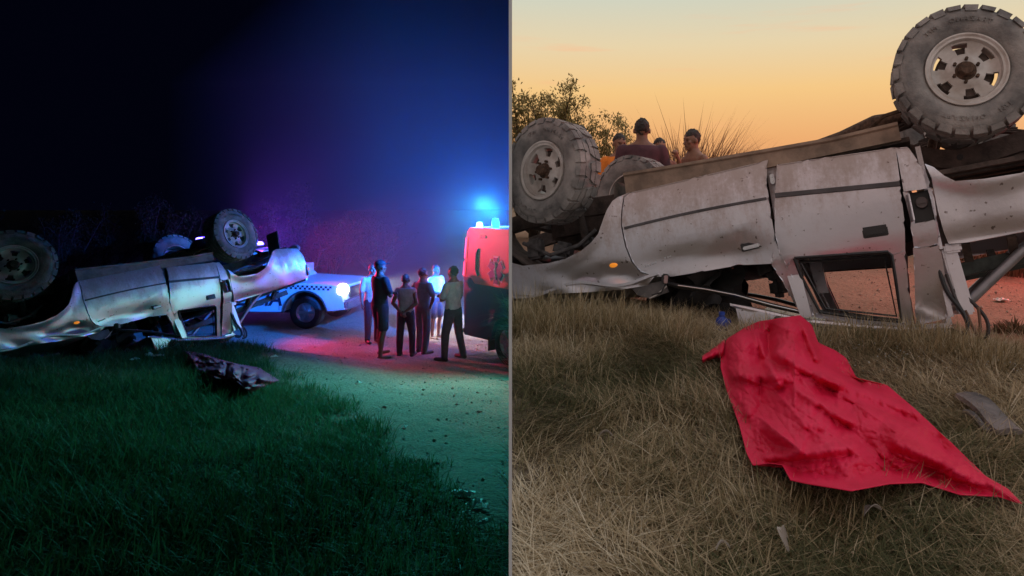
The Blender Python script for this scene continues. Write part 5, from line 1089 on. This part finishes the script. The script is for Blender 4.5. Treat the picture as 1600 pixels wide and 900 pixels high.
# ------------------------------------------------------------------ bushes and reeds
BUSH = []
def leaf_bush(name, label, loc, hgt, rad, n, leafs, stops, seed, up=.6, spread=1., group=None, cat='bush'):
    rg = np.random.default_rng(seed); T = thing(name, label, cat, loc, 0, group); BUSH.append(T); m = MB(); tips = []
    for i in range(n):
        a = rg.uniform(0, 6.283); L = hgt * rg.uniform(.6, 1.0); out = rad * rg.uniform(.15, 1.) * spread; p = Vector((rg.normal(0, .08), rg.normal(0, .08), -.05)); pts = [p]
        for k in range(1, 7):
            t = k / 6; q = Vector((math.cos(a) * out * t ** .8, math.sin(a) * out * t ** .8, L * t * (1 - .12 * t * out / rad))) + Vector(rg.normal(0, .05 * hgt * .4, 3)); pts.append(q)
        m.tube(pts, [.028 * (1 - j / 7.5) * hgt / 2.5 for j in range(7)], 5)
        tips += [(pts[j], pts[j + 1]) for j in range(1, 6)]
        for j in range(2, 7):
            for _ in range(2):
                b = rg.uniform(0, 6.283); e = pts[j] + Vector((math.cos(b) * .35, math.sin(b) * .35, rg.uniform(.05, .4))) * rad * rg.uniform(.3, .7); m.tube([pts[j], (pts[j] + e) / 2 + Vector((0, 0, .03)), e], [.007, .005, .003], 4); tips.append((pts[j], e)); tips.append((pts[j], e))
    m.done('trunk', mat('bark_dark', (.05, .035, .025), .9, var=.3), T)
    s = rg.integers(0, len(tips), leafs); A = np.array([tips[i][0] for i in s]); B = np.array([tips[i][1] for i in s]); t = rg.random((leafs, 1)) ** .6
    P = A + (B - A) * t + rg.normal(0, .055 * rad, (leafs, 3))
    az = rg.uniform(0, 6.283, leafs); L = rg.uniform(.035, .085, leafs) * (hgt / 2.6) ** .5
    me = blades(P, L, az, rg.uniform(.2, 2.2, leafs), rg.uniform(-.3, .8, leafs), L * rg.uniform(.35, .55, leafs), np.clip(rg.normal(.5, .25, leafs), 0, 1), 'crown')
    tag(link('crown', me, blade_mat('leaf_' + name + str(seed), stops, trans=.6), T), kind='stuff'); return T
def reed_clump(label, loc, hgt, rad, n, stops, seed, group=None, cat='reeds'):
    rg = np.random.default_rng(seed); r = rad * np.sqrt(rg.random(n)); a = rg.uniform(0, 6.283, n); base = np.stack([r * np.cos(a), r * np.sin(a), np.full(n, -.03)], -1)
    L = hgt * rg.uniform(.35, 1.1, n) * (1.05 - .35 * (r / rad) ** 2); me = blades(base, L, a + rg.normal(0, .7, n), rg.uniform(0, .25, n), rg.uniform(.4, 2.2, n), rg.uniform(.010, .026, n), np.clip(rg.normal(.5, .25, n), 0, 1), 'reed_clump')
    o = link('reed_clump', me, blade_mat('reed_%d' % seed, stops, trans=.5)); o.location = loc; return tag(o, label, cat, group)
def put(side, px, depth): x = (px - CX) / F * depth; return Vector((x, depth, gz(side, x, depth)))
GREENBR = [(0, (.16, .14, .05)), (.5, (.34, .28, .12)), (1, (.52, .42, .20))]
for i, (px, d, h_, r_, n_, lf, lb) in enumerate(((818, 14.5, 3.45, 1.3, 18, 15000, 'tallest leafy bush at the left edge of the dusk sky'), (880, 14.0, 3.15, 1.2, 17, 13000, 'leafy bush behind the front tyre'), (940, 13.5, 2.45, 1.05, 15, 10000, 'lower leafy bush behind the man in orange'))):
    leaf_bush('leafy_bush', lb, put('dusk', px, d) + Vector((.25 if i == 0 else 0, 0, 0)), h_, r_, n_, lf, GREENBR, 100 + i, group='leafy bushes behind the dusk truck'); cut_at_wall(BUSH[-1], 1)
DRY = [(0, (.09, .045, .025)), (.5, (.22, .115, .065)), (1, (.38, .23, .14))]
for i, (px, d, h_, r_, n_, lb) in enumerate(((1072, 11.0, 2.45, .50, 7000, 'tall dry reed clump behind the man with the raised fist'), (1116, 11.2, 2.15, .30, 4500, 'rounded dry reed clump right of the shirtless man'), (1045, 12.0, 2.2, .5, 1800, 'thin dry reeds behind the man in maroon'), (1155, 13.0, 2.0, .45, 420, 'sparse dry stalks above the sill'), (1228, 14.0, 2.35, .5, 600, 'low dry tuft on the skyline left of the sapling'))):
    reed_clump(lb, put('dusk', px, d), h_, r_, n_, DRY, 200 + i, 'dry reeds behind the dusk truck')
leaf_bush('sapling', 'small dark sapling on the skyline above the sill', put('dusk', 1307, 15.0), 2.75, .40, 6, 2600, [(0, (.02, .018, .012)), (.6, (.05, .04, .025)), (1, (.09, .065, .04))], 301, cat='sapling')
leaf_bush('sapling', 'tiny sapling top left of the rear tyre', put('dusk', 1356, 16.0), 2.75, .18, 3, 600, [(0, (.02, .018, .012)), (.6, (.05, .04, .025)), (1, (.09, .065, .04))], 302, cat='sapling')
for i, (px, d, lb) in enumerate(((1585, 9.0, 'dry tuft right of the rear axle'), (1510, 10.5, 'dry tuft behind the rear axle'))):
    reed_clump(lb, put('dusk', px, d), 1.75, .4, 260, DRY, 260 + i, 'dry reeds behind the dusk truck')
reed_clump('short grass tuft growing on the road edge right of the cables', lay('dusk', 1583, 520), .20, .13, 260, [(0, (.05, .045, .02)), (.5, (.13, .10, .05)), (1, (.22, .17, .10))], 270, cat='grass tuft')
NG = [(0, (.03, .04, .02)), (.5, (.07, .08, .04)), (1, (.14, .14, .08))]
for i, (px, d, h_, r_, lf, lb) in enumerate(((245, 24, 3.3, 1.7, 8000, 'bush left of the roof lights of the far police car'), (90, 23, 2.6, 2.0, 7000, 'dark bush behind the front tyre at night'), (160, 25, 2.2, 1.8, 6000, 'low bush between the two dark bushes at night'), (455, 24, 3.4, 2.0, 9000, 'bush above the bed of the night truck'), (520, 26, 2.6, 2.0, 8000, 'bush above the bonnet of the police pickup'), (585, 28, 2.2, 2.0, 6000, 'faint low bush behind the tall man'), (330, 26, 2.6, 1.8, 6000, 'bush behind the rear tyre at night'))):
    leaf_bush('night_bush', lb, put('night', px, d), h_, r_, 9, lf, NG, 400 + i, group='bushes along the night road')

# ------------------------------------------------------------------ loose stones on the two dirt roads
def gravel(side, n, x0, x1, y0, y1, m, label, seed):
    rg = np.random.default_rng(seed); x = rg.uniform(x0, x1, n); y = y0 + (y1 - y0) * rg.random(n) ** 1.3; off = x + WS * y; k = (off < -.05) if side == 'night' else (off > .05)
    x, y = x[k], y[k]; mk = smask(NB if side == 'night' else DB, x, y, .6) < .55; x, y = x[mk], y[mk]; n = len(x); r = rg.uniform(.004, .011, n) * rg.choice([1, 1, 1, 1, 2.2], n)
    O = np.array([(1, 0, 0), (-1, 0, 0), (0, 1, 0), (0, -1, 0), (0, 0, 1), (0, 0, -1)], float); V = (O[None] * (r[:, None, None] * rg.uniform(.6, 1.3, (n, 6, 1)))) * np.array([1, 1, .7]); V += np.stack([x, y, ground_z(side, x, y) + r * .25], -1)[:, None]
    Fq = np.array([(0, 2, 4), (2, 1, 4), (1, 3, 4), (3, 0, 4), (2, 0, 5), (1, 2, 5), (3, 1, 5), (0, 3, 5)]); Fc = (np.arange(n)[:, None, None] * 6 + Fq[None]).reshape(-1, 3)
    tag(link('gravel', mesh_np('gravel', V.reshape(-1, 3), Fc, True, 50), m), label, 'gravel', kind='stuff')
gravel('night', 5200, -9, 0, 4.2, 16, mat('road_stone_night', (.30, .26, .22), .9, var=.4, vscale=3.), 'loose stones scattered over the night road', 61)
gravel('dusk', 2600, 1.5, 7, 4.0, 10, mat('road_stone_dusk', (.34, .24, .18), .9, var=.4, vscale=3.), 'loose stones scattered over the dusk road', 62)

def crumbs():
    rg = np.random.default_rng(77); n = 420; x = rg.uniform(.9, 2.5, n); y = 4.15 - .30 * (x - .9) + rg.normal(0, .22, n) - .1; k = ~inside(SHEET_POLY, x, y); x, y = x[k], y[k]; n = len(x); r = rg.uniform(.002, .005, n)
    O = np.array([(1, 0, 0), (-1, 0, 0), (0, 1, 0), (0, -1, 0), (0, 0, 1), (0, 0, -1)], float); V = O[None] * r[:, None, None] + np.stack([x, y, ground_z('dusk', x, y) + .035 + rg.random(n) * .03], -1)[:, None]
    Fq = np.array([(0, 2, 4), (2, 1, 4), (1, 3, 4), (3, 0, 4), (2, 0, 5), (1, 2, 5), (3, 1, 5), (0, 3, 5)]); tag(link('glass_crumbs', mesh_np('glass_crumbs', V.reshape(-1, 3), (np.arange(n)[:, None, None] * 6 + Fq[None]).reshape(-1, 3)), mat('safety_glass', (.55, .60, .60), .1, .2)), 'broken safety glass crumbs in the grass under the cab windows', 'glass', kind='stuff')
crumbs()

# ------------------------------------------------------------------ lit lamps of the emergency vehicles
def at_local(T, p): return T.matrix_basis @ Vector(p)
for nm, T in (('police', pol1), ('police_far', pol2)):
    q = at_local(T, (-1.95, -.5, 2.02)); r_ = at_local(T, (-1.95, .5, 2.02))
    lamp('beacon_red_light', 'SPOT', q, 2300 if T is pol1 else 300, (1, .03, .12), size=.12, target=q + (Vector((6, -2.5, -1.7)) if T is pol1 else Vector((6, 5, -1.5))), angle=62, blend=.6)
    lamp('beacon_blue_light', 'SPOT', r_, 1500, (.22, .05, 1), size=.12, target=r_ + Vector((-1 if T is pol1 else 5, 8, -1.2)), angle=140, blend=.8)
h1 = at_local(pol1, (1.02, -.73, .92)); h2 = at_local(pol1, (1.02, .73, .92))
lamp('headlamp_light', 'SPOT', h1, 1100, (.80, .90, 1), target=h1 + Vector((5, -.75, -.75)), angle=54, blend=.5, size=.1)
lamp('headlamp_light', 'SPOT', h2, 1100, (.80, .90, 1), target=h2 + Vector((5, -.2, -.7)), angle=54, blend=.5, size=.1)
bl = amb.matrix_basis @ Vector((.66, .30, 2.71))
lamp('roof_beacon_light', 'POINT', bl, 45, (.02, .20, 1), size=.05)
lamp('roof_beacon_light', 'SPOT', bl + Vector((0, 0, .06)), 6500, (.004, .16, 1), target=bl + Vector((-.45, .75, .15)), angle=172, blend=1.0, size=.05)
sl = amb.matrix_basis @ Vector((1.10, -.22, 2.95))
lamp('scene_light', 'SPOT', sl, 820, (.08, .84, .76), target=sl + Vector((.2, -6.0, -2.6)), angle=98, blend=1.0, size=.15)
lamp('beacon_red_light', 'POINT', P3 + Vector((-2.9, -.4, 2.05)) + Vector((0, 0, 0)), 220, (1, .05, .06), size=.12)

# ------------------------------------------------------------------ dust hanging in the lamps' light over the night road
m = MB(); vs = []
for z in (-2.6, 7.0):
    for x, y in ((-WS * 10.2 - .03, 10.2), (-WS * 32 - .03, 32), (-21, 32), (-2.3, 10.2)): vs.append(m.bm.verts.new((x, y, z)))
for q in ((0, 1, 2, 3), (7, 6, 5, 4), (0, 4, 5, 1), (1, 5, 6, 2), (2, 6, 7, 3), (3, 7, 4, 0)): m.bm.faces.new([vs[i] for i in q])
hz = bpy.data.materials.new('dust_haze'); hz.use_nodes = True; t = hz.node_tree; t.nodes.clear(); pv = t.nodes.new('ShaderNodeVolumePrincipled'); pv.inputs['Color'].default_value = (.9, .9, .9, 1); pv.inputs['Density'].default_value = .0095; pv.inputs['Anisotropy'].default_value = .25
ou = t.nodes.new('ShaderNodeOutputMaterial'); t.links.new(pv.outputs[0], ou.inputs['Volume'])
ho = m.done('haze', hz, smooth=False); tag(ho, 'thin dust haze hanging over the night road', kind='stuff')
